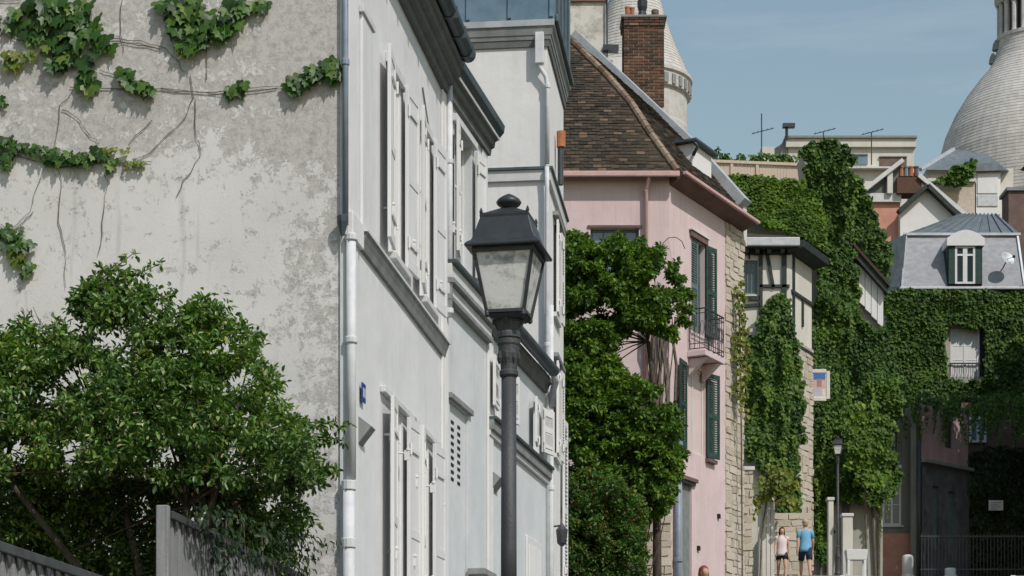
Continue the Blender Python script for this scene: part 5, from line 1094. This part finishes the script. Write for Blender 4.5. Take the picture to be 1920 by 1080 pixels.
link('hanging_fringe', shoots([(1690, 735), (1930, 735), (1930, 765), (1690, 765)], lambda a, b: MY-3.2, 90, .12, .22, iv.location, 2.2, 1.6), M['ivy'], iv)
mb = MB()
for k in range(8): a = random.choice((random.uniform(1690, 1735), random.uniform(1880, 1930))); mb.tube([W(a, 1085, MY-.1)-iv.location, W(a+10, 850, MY-.1)-iv.location, W(a+random.uniform(-20, 20), 640, MY-.1)-iv.location], .05, 6)
mb.build('stem', M['twig'], iv)
# ================================================================== the shaded corner below
def frontbox(par, o, name, px0, px1, py0, py1, Y, dep, m, bev=0):
    a, b = W(px0, py1, Y)-o, W(px1, py0, Y)-o; return MB().box(a.x, b.x, a.y, a.y+dep, a.z, b.z).build(name, m, par, bev=bev)
t = thing('corner_house', 'grey beige house in shade beside the pink street corner', 'house', None, (W(1690, 1080, 81).x, 81, G(81))); o = Vector(t.location)
mb = MB(); a = W(1640, 1130, 81)-o; b = W(1722, 765, 81)-o; wq = (W(1655, 985, 81)-o, W(1690, 906, 81)-o); w3 = (W(1664, 850, 81)-o, W(1682, 770, 81)-o)
mb.wall(Mw, a.x, b.x, a.z, b.z, [(wq[0].x, wq[1].x, wq[0].z, wq[1].z), (w3[0].x, w3[1].x, w3[0].z, w3[1].z-.2)], .2); mb.build('wall', M['grey_wall_shaded'], t)
window(t, Mw, wq[0].x, wq[1].x, wq[0].z, wq[1].z, M['paint'], M['glass'], .05, 2, 2, .08, sill=M['trim_pale']); window(t, Mw, w3[0].x, w3[1].x, w3[0].z, w3[1].z-.2, M['timber'], M['glass'], .05, 2, 2, .05)
frontbox(t, o, 'wall_base', 1640, 1724, 1000, 1130, 80.9, .09, M['orange_wall'])
bz = W(0, 872, 80.5).z-o.z; x0_, x1_ = W(1655, 0, 80.5).x-o.x, W(1690, 0, 80.5).x-o.x
bl = MB().box(x0_, x1_, -.55, -.01, bz-.12, bz).build('balcony', M['trim_pale'], t); MB().box(x0_, x1_, -.55, -.5, bz+.85, bz+.90).build('balcony_rail', M['iron'], bl)
for k in range(8): x = x0_+(x1_-x0_)*k/7; MB().box(x-.012, x+.012, -.54, -.515, bz, bz+.85).build('baluster', M['iron'], bl)
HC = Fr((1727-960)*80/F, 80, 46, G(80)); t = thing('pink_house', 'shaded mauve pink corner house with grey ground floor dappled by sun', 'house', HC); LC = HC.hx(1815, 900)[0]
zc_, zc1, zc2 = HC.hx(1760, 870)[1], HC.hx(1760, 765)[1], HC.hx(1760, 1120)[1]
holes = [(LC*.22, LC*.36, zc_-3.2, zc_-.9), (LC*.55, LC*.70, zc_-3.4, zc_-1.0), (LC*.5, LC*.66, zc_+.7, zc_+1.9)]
MB().wall(fx(0), 0, LC, zc_+.001, zc1, holes[2:], .2).build('wall', M['pink_shaded'], t); MB().wall(fx(.04), 0, LC, zc2, zc_, holes[:2], .2).build('ground_floor', surf('shaded_grey_blue_render', (.08, .085, .10), (.16, .165, .18), 2, .9, .2, 20), t)  # both storeys' colours are darkened to carry the shade of the corner
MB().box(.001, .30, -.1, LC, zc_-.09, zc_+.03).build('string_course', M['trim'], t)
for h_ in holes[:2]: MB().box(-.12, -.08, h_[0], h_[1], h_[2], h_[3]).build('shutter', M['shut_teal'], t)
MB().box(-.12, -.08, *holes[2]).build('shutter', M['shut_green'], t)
MB().box(-.5, -.25, .02, LC-.02, zc2, zc1-.01).build('side_wall', M['grey_wall_shaded'], t)
t = thing('back_house', 'brown house in deep shade with pale blue window behind the pink corner', 'house', None, (W(1870, 1080, 84).x, 84, G(84))); o = Vector(t.location)
frontbox(t, o, 'wall', 1800, 2020, 755, 1130, 84, .8, M['brown_wall'])  # brown kept very dark so it also carries the deep shade
wq = (W(1817, 830, 83.9)-o, W(1849, 782, 83.9)-o); window(t, lambda u, d, z: (u, d-.15, z), wq[0].x, wq[1].x, wq[0].z, wq[1].z, M['paint'], M['glass_blue'], .0, 2, 1, .09)
ar = MB().ext([(wq[0].x+(wq[1].x-wq[0].x)*k/8, -.14, wq[1].z+.45*math.sin(math.pi*k/8)) for k in range(9)], (0, .1, 0)).build('fanlight', M['glass_blue'], t)
frontbox(t, o, 'balcony', 1852, 2000, 884, 890, 83.4, .6, M['grey_wall'])
for k in range(18): p = W(1856+k*7, 860, 83.45)-o; MB().box(p.x-.02, p.x+.02, -.56, -.53, W(0, 884, 83.45).z-o.z, W(0, 842, 83.45).z-o.z).build('railing_bar', M['iron'], t)
frontbox(t, o, 'railing_rail', 1852, 2000, 839, 843, 83.44, .06, M['iron'])
pn_ = frontbox(t, o, 'notice', 1854, 1881, 938, 957, 81.7, .06, M['paint'])
for k in range(4): a = W(1858, 942+k*4, 81.69)-o; b = W(1858+(19, 15, 18, 12)[k], 943.3+k*4, 81.69)-o; MB().box(a.x, b.x, a.y-.004, a.y, b.z, a.z).build('text_line', M['trim'], pn_)
hg = thing('hedge', 'dark hedge in deep shade behind the iron railing', 'hedge', None, (W(1870, 0, 82.6).x, 82.6, G(82.6)))
link('foliage', ivy_mesh([(1816, 850), (1850, 835), (1960, 850), (1960, 1100), (1816, 1100)], lambda a, b: 82.6, 7000, .12, .22, .6, 8, hg.location, .7, .6), M['yew'], hg)  # darker leaf tint puts the deep shade into the hedge's colour
mb = MB(); [mb.tube([W(a, 1100, 82.8)-hg.location, W(a+4, 900, 82.8)-hg.location], .04, 5) for a in (1830, 1860, 1890, 1930)]; mb.build('stem', M['bark'], hg)
sd = thing('railing', 'dark iron railing at the foot of the shaded corner', 'railing', None, (W(1830, 1080, 78).x, 78, G(78))); o = Vector(sd.location)
for py in (1004, 1066): frontbox(sd, o, 'rail', 1726, 2000, py, py+3, 78, .05, M['iron'])
rm = MB().tube([(0, 0, W(0, 1085, 78).z-o.z), (0, 0, W(0, 1000, 78).z-o.z)], .015, 5).mesh(); rm.materials.append(M['iron'])
for k in range(40): link('bar', rm, None, sd, (W(1728+k*6.5, 0, 78).x-o.x, .025, 0))
# bollards, planter
for i, (px, lab) in enumerate(((1702, 'stone bollard nearest the planter at the far corner'), (1782, 'stone bollard farthest right before the railing'))):
    Y = 74.0; b = thing('stone_bollard', lab, 'bollard', None, (W(px, 0, Y).x, Y, G(Y)), group='stone bollards'); zt = W(0, 1040+i*25, Y).z-G(Y)
    MB().lathe([(.20, -.4), (.20, zt*.9), (.17, zt*.97), (.08, zt)], 12).build('shaft', M['trim_pale'], b, smooth=True); MB().lathe([(.25, -.4), (.25, .15), (.2, .18)], 12).build('foot', M['trim_pale'], b)
pt_ = thing('planter', 'white rectangular planter box standing on short legs by the far lamp', 'planter', None, (W(1607, 0, 68.5).x, 68.5, W(0, 1062, 68.5).z)); o = Vector(pt_.location)
pbx = MB(); h_ = W(0, 1030, 68.5).z-o.z; pbx.add([(-.32, 0, .22), (.32, 0, .22), (.32, .4, .22), (-.32, .4, .22), (-.36, -.03, h_), (.36, -.03, h_), (.36, .43, h_), (-.36, .43, h_)], [(0,3,2,1), (4,5,6,7), (0,1,5,4), (1,2,6,5), (2,3,7,6), (3,0,4,7)]); pbx.build('box', M['paint'], pt_, bev=.015)
for x in (-.27, .27):
    for y in (.04, .36): MB().box(x-.04, x+.04, y-.04, y+.04, -.9, .219).build('leg', M['paint'], pt_)
# pillars and gate beside the couple
for px0, px1, py, Y, lab in ((1553, 1563, 938, 70, 'left white gate pillar half covered by ivy'), (1580, 1599, 968, 69.6, 'right pale gate pillar behind the far street lamp'), (1421, 1452, 930, 64.9, 'pale cream boarded gate behind the woman in pink')):
    t = thing('gate_pillar' if px0 > 1500 else 'garden_gate', lab, 'pillar' if px0 > 1500 else 'gate', None, (W((px0+px1)/2, 0, Y).x, Y, G(Y))); o = Vector(t.location)
    if px0 > 1500:
        frontbox(t, o, 'shaft', px0, px1, py, 1100, Y, .3, M['cream'], .02); frontbox(t, o, 'cap', px0-2, px1+2, py-6, py, Y-.04, .4, M['trim_pale'], .02)
    else:
        for k in range(4): frontbox(t, o, 'board', px0+k*8, px0+k*8+7.2, py+random.uniform(0, 3), 1100, Y+random.uniform(0, .02), .05, M['cream'], .008)
        frontbox(t, o, 'rail', px0-2, px1+1, py+30, py+36, Y+.06, .05, M['cream'])
cw_ = thing('courtyard_wall', 'stone wall behind the strolling couple', 'wall', None, (W(1470, 0, 65.2).x, 65.2, G(65.2))); o = Vector(cw_.location)
frontbox(cw_, o, 'wall_core', 1452, 1520, 962, 1110, 65.2, .4, M['mortar'])
rubble(cw_, lambda u, d, z: (u, d, z), W(1453, 0, 65.2).x-o.x, lambda z: W(1520, 0, 65.2).x-o.x, W(0, 1095, 65.2).z-o.z, W(0, 965, 65.2).z-o.z, .22, .4, .05)
# ================================================================== hanging sign
SY = 68.0; sg = thing('hanging_sign', 'white framed pictorial sign hanging from the stone corner', 'sign', None, (W(1520, 0, SY).x, SY, W(0, 752, SY).z)); o = Vector(sg.location)
c = W(1536, 722, SY)-o; wv, hv = .29, .46
MB().box(c.x-wv, c.x+wv, 0, .05, c.z-hv, c.z+hv).build('board', M['white2'], sg, bev=.01)
fr_ = MB(); 
for x in (-wv, wv): fr_.box(c.x+x-.06, c.x+x+.06, -.03, .055, c.z-hv, c.z+hv)
for z in (-hv, hv): fr_.box(c.x-wv+.06, c.x+wv-.06, -.028, .05, c.z+z-.06, c.z+z+.06)
fr_.build('frame', M['cream'], sg, bev=.01)
for col, x0_, x1_, z0_, z1_ in (((.06, .14, .38), -.2, .2, .18, .38), ((.55, .35, .33), -.2, .2, -.1, .17), ((.42, .42, .48), -.18, .1, -.36, -.11), ((.30, .20, .16), -.08, .08, -.05, .20), ((.6, .55, .45), .1, .2, -.36, -.11)):
    MB().box(c.x+x0_, c.x+x1_, -.006 if abs(x0_+.08) > .01 else -.010, .0, c.z+z0_, c.z+z1_).build('painted_field', surf('sign_paint', col, tuple(k*1.2 for k in col), 14, .7, 0), sg)
MB().tube([(c.x-.6, .02, c.z+hv+.12), (c.x+wv, .02, c.z+hv+.12)], .02, 6).build('bracket', M['iron'], sg)
for x in (-.2, .2): MB().tube([(c.x+x, .02, c.z+hv), (c.x+x, .02, c.z+hv+.12)], .012, 5).build('hanger', M['iron'], sg)
# far street lamp
street_lamp('small black street lamp far up the street under the ivy', 1571, 67.0, .72, 818)
# ================================================================== ROOFS BEHIND
CY = 130.0; t = thing('flat_roofed_block', 'cream flat-roofed block with cowl and aerials on the skyline', 'building', None, (W(1580, 1080, CY).x, CY, G(CY))); o = Vector(t.location)
frontbox(t, o, 'wall', 1478, 1714, 268, 620, CY, 8, M['cream_far']); frontbox(t, o, 'parapet', 1474, 1718, 257, 275, CY-.25, 8.5, M['cream_far']); frontbox(t, o, 'coping', 1472, 1720, 254, 258, CY-.4, 8.8, M['trim'])
mb = MB().ext([W(1450, 280, CY)-o, W(1477, 262, CY)-o, W(1477, 420, CY)-o, W(1450, 420, CY)-o], (0, 3, 0)); mb.build('side_wing', M['trim'], t)
frontbox(t, o, 'lower_wing', 1428, 1452, 275, 420, CY-1, 3, M['cream_far'])
for k, (a, b, c_, d) in enumerate(((1590, 1627, 290, 308), (1650, 1700, 294, 318))):
    w_ = frontbox(t, o, 'window', a, b, c_, d, CY-.08, .3, M['glass_blue'] if k == 0 else M['brown_wall']); frontbox(w_, o, 'frame', a-1, b+1, c_-2, c_, CY-.16, .2, M['trim']); 
frontbox(t, o, 'awning', 1588, 1700, 312, 315, CY-.5, .5, M['trim_pale'])
p = W(1475, 262, CY-1)-o; MB().tube([p, p+Vector((0, 0, .8))], .10, 6).build('flue', M['iron'], t); MB().box(p.x-.25, p.x+.5, p.y-.2, p.y+.2, p.z+.75, p.z+.98).build('cowl', M['iron'], t)
for px, b0, t0 in ((1428, 300, 213), (1544, 262, 248), (1634, 300, 248)):
    a = thing('aerial', {1428: 'tallest rooftop aerial left of the flat-roofed block', 1544: 'small aerial above the middle of the flat-roofed block', 1634: 'thin aerial at the right half of the flat-roofed block'}[px], 'aerial', None, tuple(W(px, b0, CY-2)), group='rooftop aerials'); h_ = W(0, t0, CY-2).z-a.location.z
    MB().tube([(0, 0, -.3), (0, 0, h_)], .04, 5).build('mast', M['iron'], a); zz = h_*.6 if px == 1428 else h_*.97
    MB().tube([(-.6, 0, zz-.1), (.75, 0, zz+.25)], .025, 4).build('boom', M['iron'], a)
    for k in range(5): x = -.5+k*.28; MB().tube([(x, -.2, zz-.05+k*.07), (x, .2, zz-.05+k*.07)], .015, 4).build('element', M['iron'], a)
GY = 104.0; t = thing('gabled_house', 'white gabled house with orange side wall above the mansard', 'house', None, (W(1740, 1080, GY).x, GY, G(GY))); o = Vector(t.location)
MB().ext([W(1688, 395, GY)-o, W(1738, 350, GY)-o, W(1812, 420, GY)-o, W(1812, 560, GY)-o, W(1688, 560, GY)-o], (0, 5, 0)).build('gable_wall', M['white2'], t)
frontbox(t, o, 'side_wall', 1612, 1688, 378, 560, GY+.5, 5, M['orange_wall']); frontbox(t, o, 'wall_cap', 1608, 1690, 362, 378, GY+.3, 5.4, M['trim_pale'])
for a, b in (((1684, 398), (1738, 349)), ((1738, 349), (1816, 424))): 
    MB().bar(W(*a, GY-.2)-o, W(*b, GY-.2)-o, .20, .5, up=(0, 1, 0)).build('verge', M['timber'], t)
MB().ext([W(1738, 346, GY)-o, W(1744, 342, GY)-o, W(1822, 420, GY)-o, W(1816, 424, GY)-o], (0, 5, 0)).build('roof', M['tile'], t)
MB().ext([W(1618, 362, GY+.4)-o, W(1690, 304, GY+.4)-o, W(1720, 330, GY+.4)-o, W(1725, 362, GY+.4)-o], (0, .8, 0)).build('back_gable', M['soffit'], t)
MB().bar(W(1612, 364, GY+.2)-o, W(1692, 302, GY+.2)-o, .2, .5, up=(0, 1, 0)).build('verge', M['trim_pale'], t)
frontbox(t, o, 'post', 1664, 1674, 318, 362, GY+.1, .3, M['cream']); ck = frontbox(t, o, 'chimney', 1682, 1728, 332, 362, GY+.05, 1, M['brick'])
for px, m in ((1690, 'terracotta'), (1699, 'glass_blue'), (1708, 'terracotta'), (1718, 'brown_wall')): p = W(px, 331, GY+.4)-o; MB().lathe([(.12, 0), (.11, .4), (.14, .42), (.14, .5)], 8, p).build('chimney_pot', M[m], t)
MB().bar(W(1722, 330, GY+.1)-o, W(1812, 406, GY+.1)-o, .2, .4, up=(0, 1, 0)).build('verge', M['trim_pale'], t)
DY = 118.0; t = thing('blue_roofed_house', 'house with dark blue hipped roof and white dormer below the dome', 'house', None, (W(1810, 1080, DY).x, DY, G(DY))); o = Vector(t.location)
frontbox(t, o, 'wall', 1738, 1900, 316, 620, DY, 6, M['cream'])
mb = MB(); A, Bq, Cq, Dq = W(1726, 318, DY-.6)-o, W(1892, 320, DY-.6)-o, W(1850, 288, DY+2)-o, W(1788, 280, DY+2)-o; E_ = W(1726, 318, DY+6)-o; mb.add([A, Bq, Cq, Dq, E_, W(1892, 320, DY+6)-o], [(0,1,2,3), (0,3,4), (1,5,2), (3,2,5,4)]); mb.build('roof', M['zinc_mid'], t)
MB().bar(A, Dq, .2, .2).build('hip_flashing', M['zinc_pale'], t)
dm = frontbox(t, o, 'dormer', 1828, 1876, 322, 402, DY-1.2, 2, M['white2']); frontbox(dm, o, 'panel', 1833, 1871, 326, 362, DY-1.26, .1, M['paint']); frontbox(dm, o, 'panel', 1833, 1871, 366, 386, DY-1.26, .1, M['zinc_pale'])
MB().ext([W(1820, 321, DY-1.5)-o, W(1886, 319, DY-1.5)-o, W(1872, 306, DY-1.5)-o, W(1832, 305, DY-1.5)-o], (0, 2.5, 0)).build('dormer_roof', M['zinc_mid'], dm)
frontbox(t, o, 'terrace', 1740, 1830, 334, 340, DY-1.4, .5, M['cream']); frontbox(t, o, 'garden_bank', 1745, 1830, 342, 470, DY-1.2, .8, M['mortar'])
iv = thing('roof_garden', 'small green bushes on the terrace before the blue roof', 'plant', None, tuple(W(1790, 330, DY-1.5)))
link('foliage', ivy_mesh([(1775, 332), (1785, 308), (1815, 300), (1822, 330), (1800, 345), (1740, 340)], lambda a, b: DY-1.6, 500, .2, .35, .5, 6, iv.location, .8), M['ivy'], iv)
# ================================================================== BASILICA
QY = 240.0; t = thing('basilica', 'pale stone basilica with tall scaled dome and bell tower on the hilltop', 'church', None, (W(1932, 0, QY).x, QY, G(QY))); o = Vector(t.location)
k = QY/F
def dz(py): return W(0, py, QY).z-o.z
prof = []; ctl = [(560, 176), (430, 176), (350, 174), (300, 169), (255, 157), (215, 139), (180, 117), (150, 94), (132, 78), (115, 68), (96, 62), (76, 60)]
def rad(py):
    for (a, b), (c, d) in zip(ctl, ctl[1:]):
        if c <= py <= a: return b+(d-b)*(a-py)/(a-c)
    return 60
py = 560.0; step = 6.2
while py > 80: r = rad(py); prof += [(r*k+.045, dz(py)), (rad(py-step)*k+.02, dz(py-step*.92))]; py -= step
MB().lathe(prof, 64).build('dome', M['ashlar'], t)
ln = MB().lathe([(60*k, dz(80)), (63*k, dz(78)), (63*k, dz(72)), (50*k, dz(72)), (50*k, dz(10)), (62*k, dz(10)), (66*k, dz(2)), (66*k, dz(-6)), (60*k, dz(-10)), (40*k, dz(-60)), (8*k, dz(-110))], 32).build('lantern', M['ashlar'], t)
cm = MB().lathe([(.33, dz(72)), (.27, dz(66)), (.27, dz(18)), (.34, dz(12))], 8).mesh(); cm.materials.append(M['ashlar'])
for i in range(20): a = 2*math.pi*(i+.5)/20; link('column', cm, None, ln, (57*k*math.cos(a), 57*k*math.sin(a), 0))
om = MB().box(-.25, .25, -.1, .1, dz(66), dz(14)).mesh(); om.materials.append(M['black'])
for i in range(20): a = 2*math.pi*i/20; link('opening', om, None, ln, (50.2*k*math.cos(a), 50.2*k*math.sin(a), 0), (0, 0, a+math.pi/2))
for i, (px, py_) in enumerate(((1868, 95), (1862, 120))): p = W(px, py_, QY-.0)-o; MB().lathe([(.5, 0), (.4, .7), (.15, 1.2)], 6, p).build('gargoyle', M['trim'], t)
# bell tower and corner turret
p = W(1190, 0, QY-3)-o; sp_ = [(700, 98), (262, 98), (258, 97), (206, 97), (204, 103), (180, 103), (177, 107), (171, 107), (169, 103), (150, 95), (125, 83), (105, 75), (80, 66), (60, 59), (30, 50), (0, 41), (-40, 29), (-80, 16), (-110, 3)]
pf = []
for (ya, ra), (yb3, rb) in zip(sp_, sp_[1:]):
    n = max(1, int((ya-yb3)/6)) if ya < 170 else 1
    for i in range(n): pf += [((ra+(rb-ra)*i/n)*k+.05*(n > 1), dz(ya+(yb3-ya)*i/n))]+([((ra+(rb-ra)*(i+1)/n)*k+.02, dz(ya+(yb3-ya)*(i+.92)/n))] if n > 1 else [])
tr = MB().lathe(pf, 40, (p.x, p.y, 0)).build('small_dome', M['ashlar'], t)
am = MB().box(-.28, .28, -.12, .12, dz(202), dz(184)).mesh(); am.materials.append(M['trim'])
for i in range(36): a = 2*math.pi*i/36; link('arcade_opening', am, None, tr, (p.x+103*k*math.cos(a), p.y+103*k*math.sin(a), 0), (0, 0, a+math.pi/2))
frontbox(t, o, 'nave', 1230, 1990, 400, 750, QY-2, 12, M['ashlar'])
# ================================================================== PEOPLE
def skin_obj(name, V, E_, Rr, m, parent, sub=2):
    me = bpy.data.meshes.new(name); me.from_pydata(V, E_, []); o = bpy.data.objects.new(name, me); C.objects.link(o); o.parent = parent
    sk = o.modifiers.new('skin', 'SKIN'); sk.use_smooth_shade = True
    for i, r in enumerate(Rr):
        sv = me.skin_vertices[0].data[i]; sv.radius = (r, r) if not hasattr(r, '__len__') else r
        sv.use_root = i == 0
    ss = o.modifiers.new('sub', 'SUBSURF'); ss.levels = sub; ss.render_levels = sub; me.materials.append(m); return o
def person(label, x, Y, rotz, skin, shirt, shorts, hairm, long_hair, sleeve, stride=.16, h=1.7, armsw=.12):
    t = thing('person', label, 'person', None, (x, Y, G(Y)+.01), rotz); s = h/1.72; t.scale = (s, s, s)
    V = []; E_ = []; Rr = []
    def add(p, r, par=None):
        V.append(p); Rr.append(r)
        if par is not None: E_.append((par, len(V)-1))
        return len(V)-1
    pel = add((0, 0, .95), (.145, .105)); wst = add((0, 0, 1.10), (.125, .095), pel); chs = add((0, -.01, 1.28), (.155, .11), wst); up = add((0, 0, 1.40), (.11, .085), chs); nk = add((0, .0, 1.49), .055, up)
    jaw = add((0, -.02, 1.555), (.076, .085), nk); hd = add((0, -.01, 1.63), (.10, .115), jaw); add((0, .0, 1.71), (.075, .09), hd); add((0, -.115, 1.61), .014, hd)
    for sd_ in (-1, 1):
        sw = armsw*sd_
        shd = add((.175*sd_, 0, 1.385), .062, up); elb = add((.225*sd_, .02+sw*.4, 1.11), .044, shd); wr = add((.235*sd_, -.05+sw, .88), .030, elb); pm_ = add((.232*sd_, -.06+sw, .80), (.024, .038), wr)
        for q in range(4): a1 = add((.232*sd_, -.09+sw+q*.022, .745), .010, pm_); add((.220*sd_, -.085+sw+q*.02, .695+(.008 if q in (0, 3) else 0)), .008, a1)
        th = add((.222*sd_, -.105+sw, .80), .011, pm_); add((.214*sd_, -.118+sw, .755), .009, th)
        hp_ = add((.092*sd_, 0, .90), .092, pel); st2 = stride*sd_
        kn = add((.10*sd_, -st2*.55-.02, .49), .060, hp_); cf = add((.10*sd_, -st2*.7+.02, .34), .055, kn); an = add((.10*sd_, -st2+.03, .085), .036, cf); add((.105*sd_, -st2-.10, .035), .034, an)
    skin_obj('body', V, E_, Rr, skin, t)
    def loft(mb, rings, n=16):      # rings (x, y, z, rx, ry)
        b = len(mb.v)
        for x, y, z, rx, ry in rings:
            for q in range(n): a = 2*math.pi*q/n; mb.v.append((x+rx*math.cos(a), y+ry*math.sin(a), z+.006*math.sin(5*a+z*20)))
        for i in range(len(rings)-1):
            for q in range(n): mb.f.append((b+i*n+q, b+i*n+(q+1) % n, b+(i+1)*n+(q+1) % n, b+(i+1)*n+q))
        mb.f.append(tuple(b+q for q in range(n))[::-1]); mb.f.append(tuple(b+(len(rings)-1)*n+q for q in range(n))); return mb
    mb = MB(); loft(mb, [(0, 0, .80, .185, .135), (0, 0, .88, .18, .13), (0, 0, .98, .168, .12), (0, 0, 1.10, .150, .112), (0, -.005, 1.22, .165, .125), (0, -.005, 1.32, .175, .125), (0, 0, 1.39, .165, .105), (0, 0, 1.44, .11, .085), (0, 0, 1.465, .07, .07)])
    for sd_ in (-1, 1):
        e = (.212, 1.20) if sleeve else (.188, 1.34)
        mb.tube([(.13*sd_, 0, 1.385), (.17*sd_, .003, 1.375), (e[0]*sd_, .012+armsw*.25*sd_, e[1])], [.07, .072, .064], 10)
    mb.build('shirt', shirt, t, smooth=True)
    mb = MB(); loft(mb, [(0, 0, .74, .12, .09), (0, 0, .84, .165, .122), (0, 0, .97, .16, .115)])
    for sd_ in (-1, 1): mb.tube([(.085*sd_, 0, .92), (.095*sd_, -stride*sd_*.15, .80), (.102*sd_, -stride*sd_*.45-.012, .56 if sleeve else .68)], [.09, .105, .09], 12)
    mb.build('shorts', shorts, t, smooth=True)
    def ell(mb, c, r, n=14, m=9):
        loft(mb, [(c[0], c[1], c[2]+r[2]*math.sin(-1.5+3.0*i/(m-1)), r[0]*math.cos(-1.5+3.0*i/(m-1)), r[1]*math.cos(-1.5+3.0*i/(m-1))) for i in range(m)], n)
    mb = MB()
    ell(mb, (0, .022, 1.655), (.098, .108, .098))
    if long_hair: ell(mb, (0, .055, 1.57), (.10, .075, .15)); ell(mb, (.07, .0, 1.56), (.035, .05, .12)); ell(mb, (-.07, .0, 1.56), (.035, .05, .12))
    else: ell(mb, (0, .05, 1.60), (.085, .062, .07))
    mb.build('hair', hairm, t, smooth=True)
    for sd_ in (-1, 1):
        MB().lathe([(.0, -.01), (.008, 0), (0, .01)], 6, (.028*sd_, -.092, 1.625)).build('eye', M['black'], t)
        MB().box(.10*sd_-.045, .10*sd_+.045, -stride*sd_-.15, -stride*sd_+.08, -.005, .075).build('shoe', M['paint'] if not sleeve else M['trim'], t, bev=.03)
    return t
skinm = surf('skin', (.50, .30, .22), (.56, .35, .26), 8, .6, 0)
person('woman with dark hair in pale pink top and black shorts walking down the street', W(1466, 0, 62.6).x, 62.6, 0, skinm, surf('pale_pink_cloth', (.66, .56, .58), (.74, .65, .66), 30, .9, .1), M['black'], surf('dark_hair', (.02, .013, .01), (.04, .025, .018), 60, .6, .2), True, False, .20, 1.58)
person('blond man in light blue shirt and navy shorts walking up the street', W(1510, 0, 63.2).x, 63.2, math.pi, skinm, surf('light_blue_cloth', (.15, .38, .60), (.20, .45, .66), 20, .9, .1), surf('navy_cloth', (.02, .035, .08), (.035, .05, .10), 20, .9, .1), surf('blond_hair', (.40, .30, .19), (.50, .39, .26), 60, .7, .2), False, True, .23, 1.80)
person('auburn-haired passer-by whose head just shows at the bottom edge by the pink wall', W(1320, 0, 44).x, 44, R(20), skinm, M['black'], M['black'], surf('auburn_hair', (.16, .06, .03), (.24, .09, .05), 60, .6, .2), True, True, .12, (W(0, 1063, 44).z-G(44)-.01))
# ================================================================== TREES ACROSS THE STREET, outside the picture on the right
def big_tree(label, x, Y, zc, r, seed, n=190):
    t = thing('plane_tree', label, 'tree', None, (x, Y, G(Y)), group='street trees on the right'); rd = random.Random(seed); cl = []
    h = zc-G(Y)
    for k in range(n):
        d = Vector((rd.gauss(0, 1), rd.gauss(0, 1), rd.gauss(0, 1))).normalized()*r*(rd.random()**.4); cl.append(((d.x, d.y, h+d.z*1.25), rd.uniform(.5, .9)))
    link('crown', clumps_leaves(cl, 260, .22, .36, .7, .2, .2), M['tree'], t); tk = MB()
    tk.tube([(0, 0, -.5), (.1, 0, h*.3), (0, .1, h*.6), (0, 0, h*.95)], [.34, .28, .22, .1], 10); tips = [c for c, _ in cl]; branches(tk, (0, 0, h*.55), tips[:40], .10); tk.build('trunk', M['bark'], t, smooth=True)
big_tree('leafy plane tree nearest the shaded corner, right of the street', 23.6, 79, 20.6, 3.7, 1)
big_tree('tallest plane tree beyond the shaded corner, right of the street', 28.5, 77, 23.0, 4.4, 2)
big_tree('round plane tree lower down on the right of the street', 22.0, 66.5, 17.5, 3.2, 3, 120)
big_tree('slender plane tree closest to the pink street corner, right of the street', 21.9, 73, 24.0, 3.4, 4, 48)
big_tree('unseen wide dense tree added for shade at the top of the street', 26.5, 71.5, 21.5, 4.4, 5, 230)  # this tree and the next two are added to block sky from the right
big_tree('unseen low spreading tree added for shade beside the railing', 24.6, 78.5, 16.0, 3.6, 6, 200)
big_tree('unseen stout dense tree added for shade behind the low spreading one', 31.0, 72.0, 18.5, 4.6, 7, 230)
dp = pipe('drainpipe', None, [(0, 0, -.3), (0, 0, 5.4)], .07, M['iron'], 8); dp.location = (W(1724, 0, 79.7).x, 79.7, G(79.7)); tag(dp, 'dark drainpipe at the joint of the grey beige and mauve houses', 'drainpipe')
rw = thing('retaining_wall', 'stone retaining wall along the right side of the street', 'wall', None, (8.0, 30, G(30)))
pts = off(8.3); mb = MB()
for a, b in zip(pts, pts[1:]):
    d = Vector((b[0]-a[0], b[1]-a[1], 0)); nn = Vector((d.y, -d.x, 0)).normalized()*.4
    v = [Vector((a[0], a[1], G(a[1])-.3)), Vector((b[0], b[1], G(b[1])-.3)), Vector((b[0], b[1], G(b[1])+1.6)), Vector((a[0], a[1], G(a[1])+1.6))]; mb.ext([q-rw.location for q in v], nn)
mb.build('wall_face', M['stone'], rw)
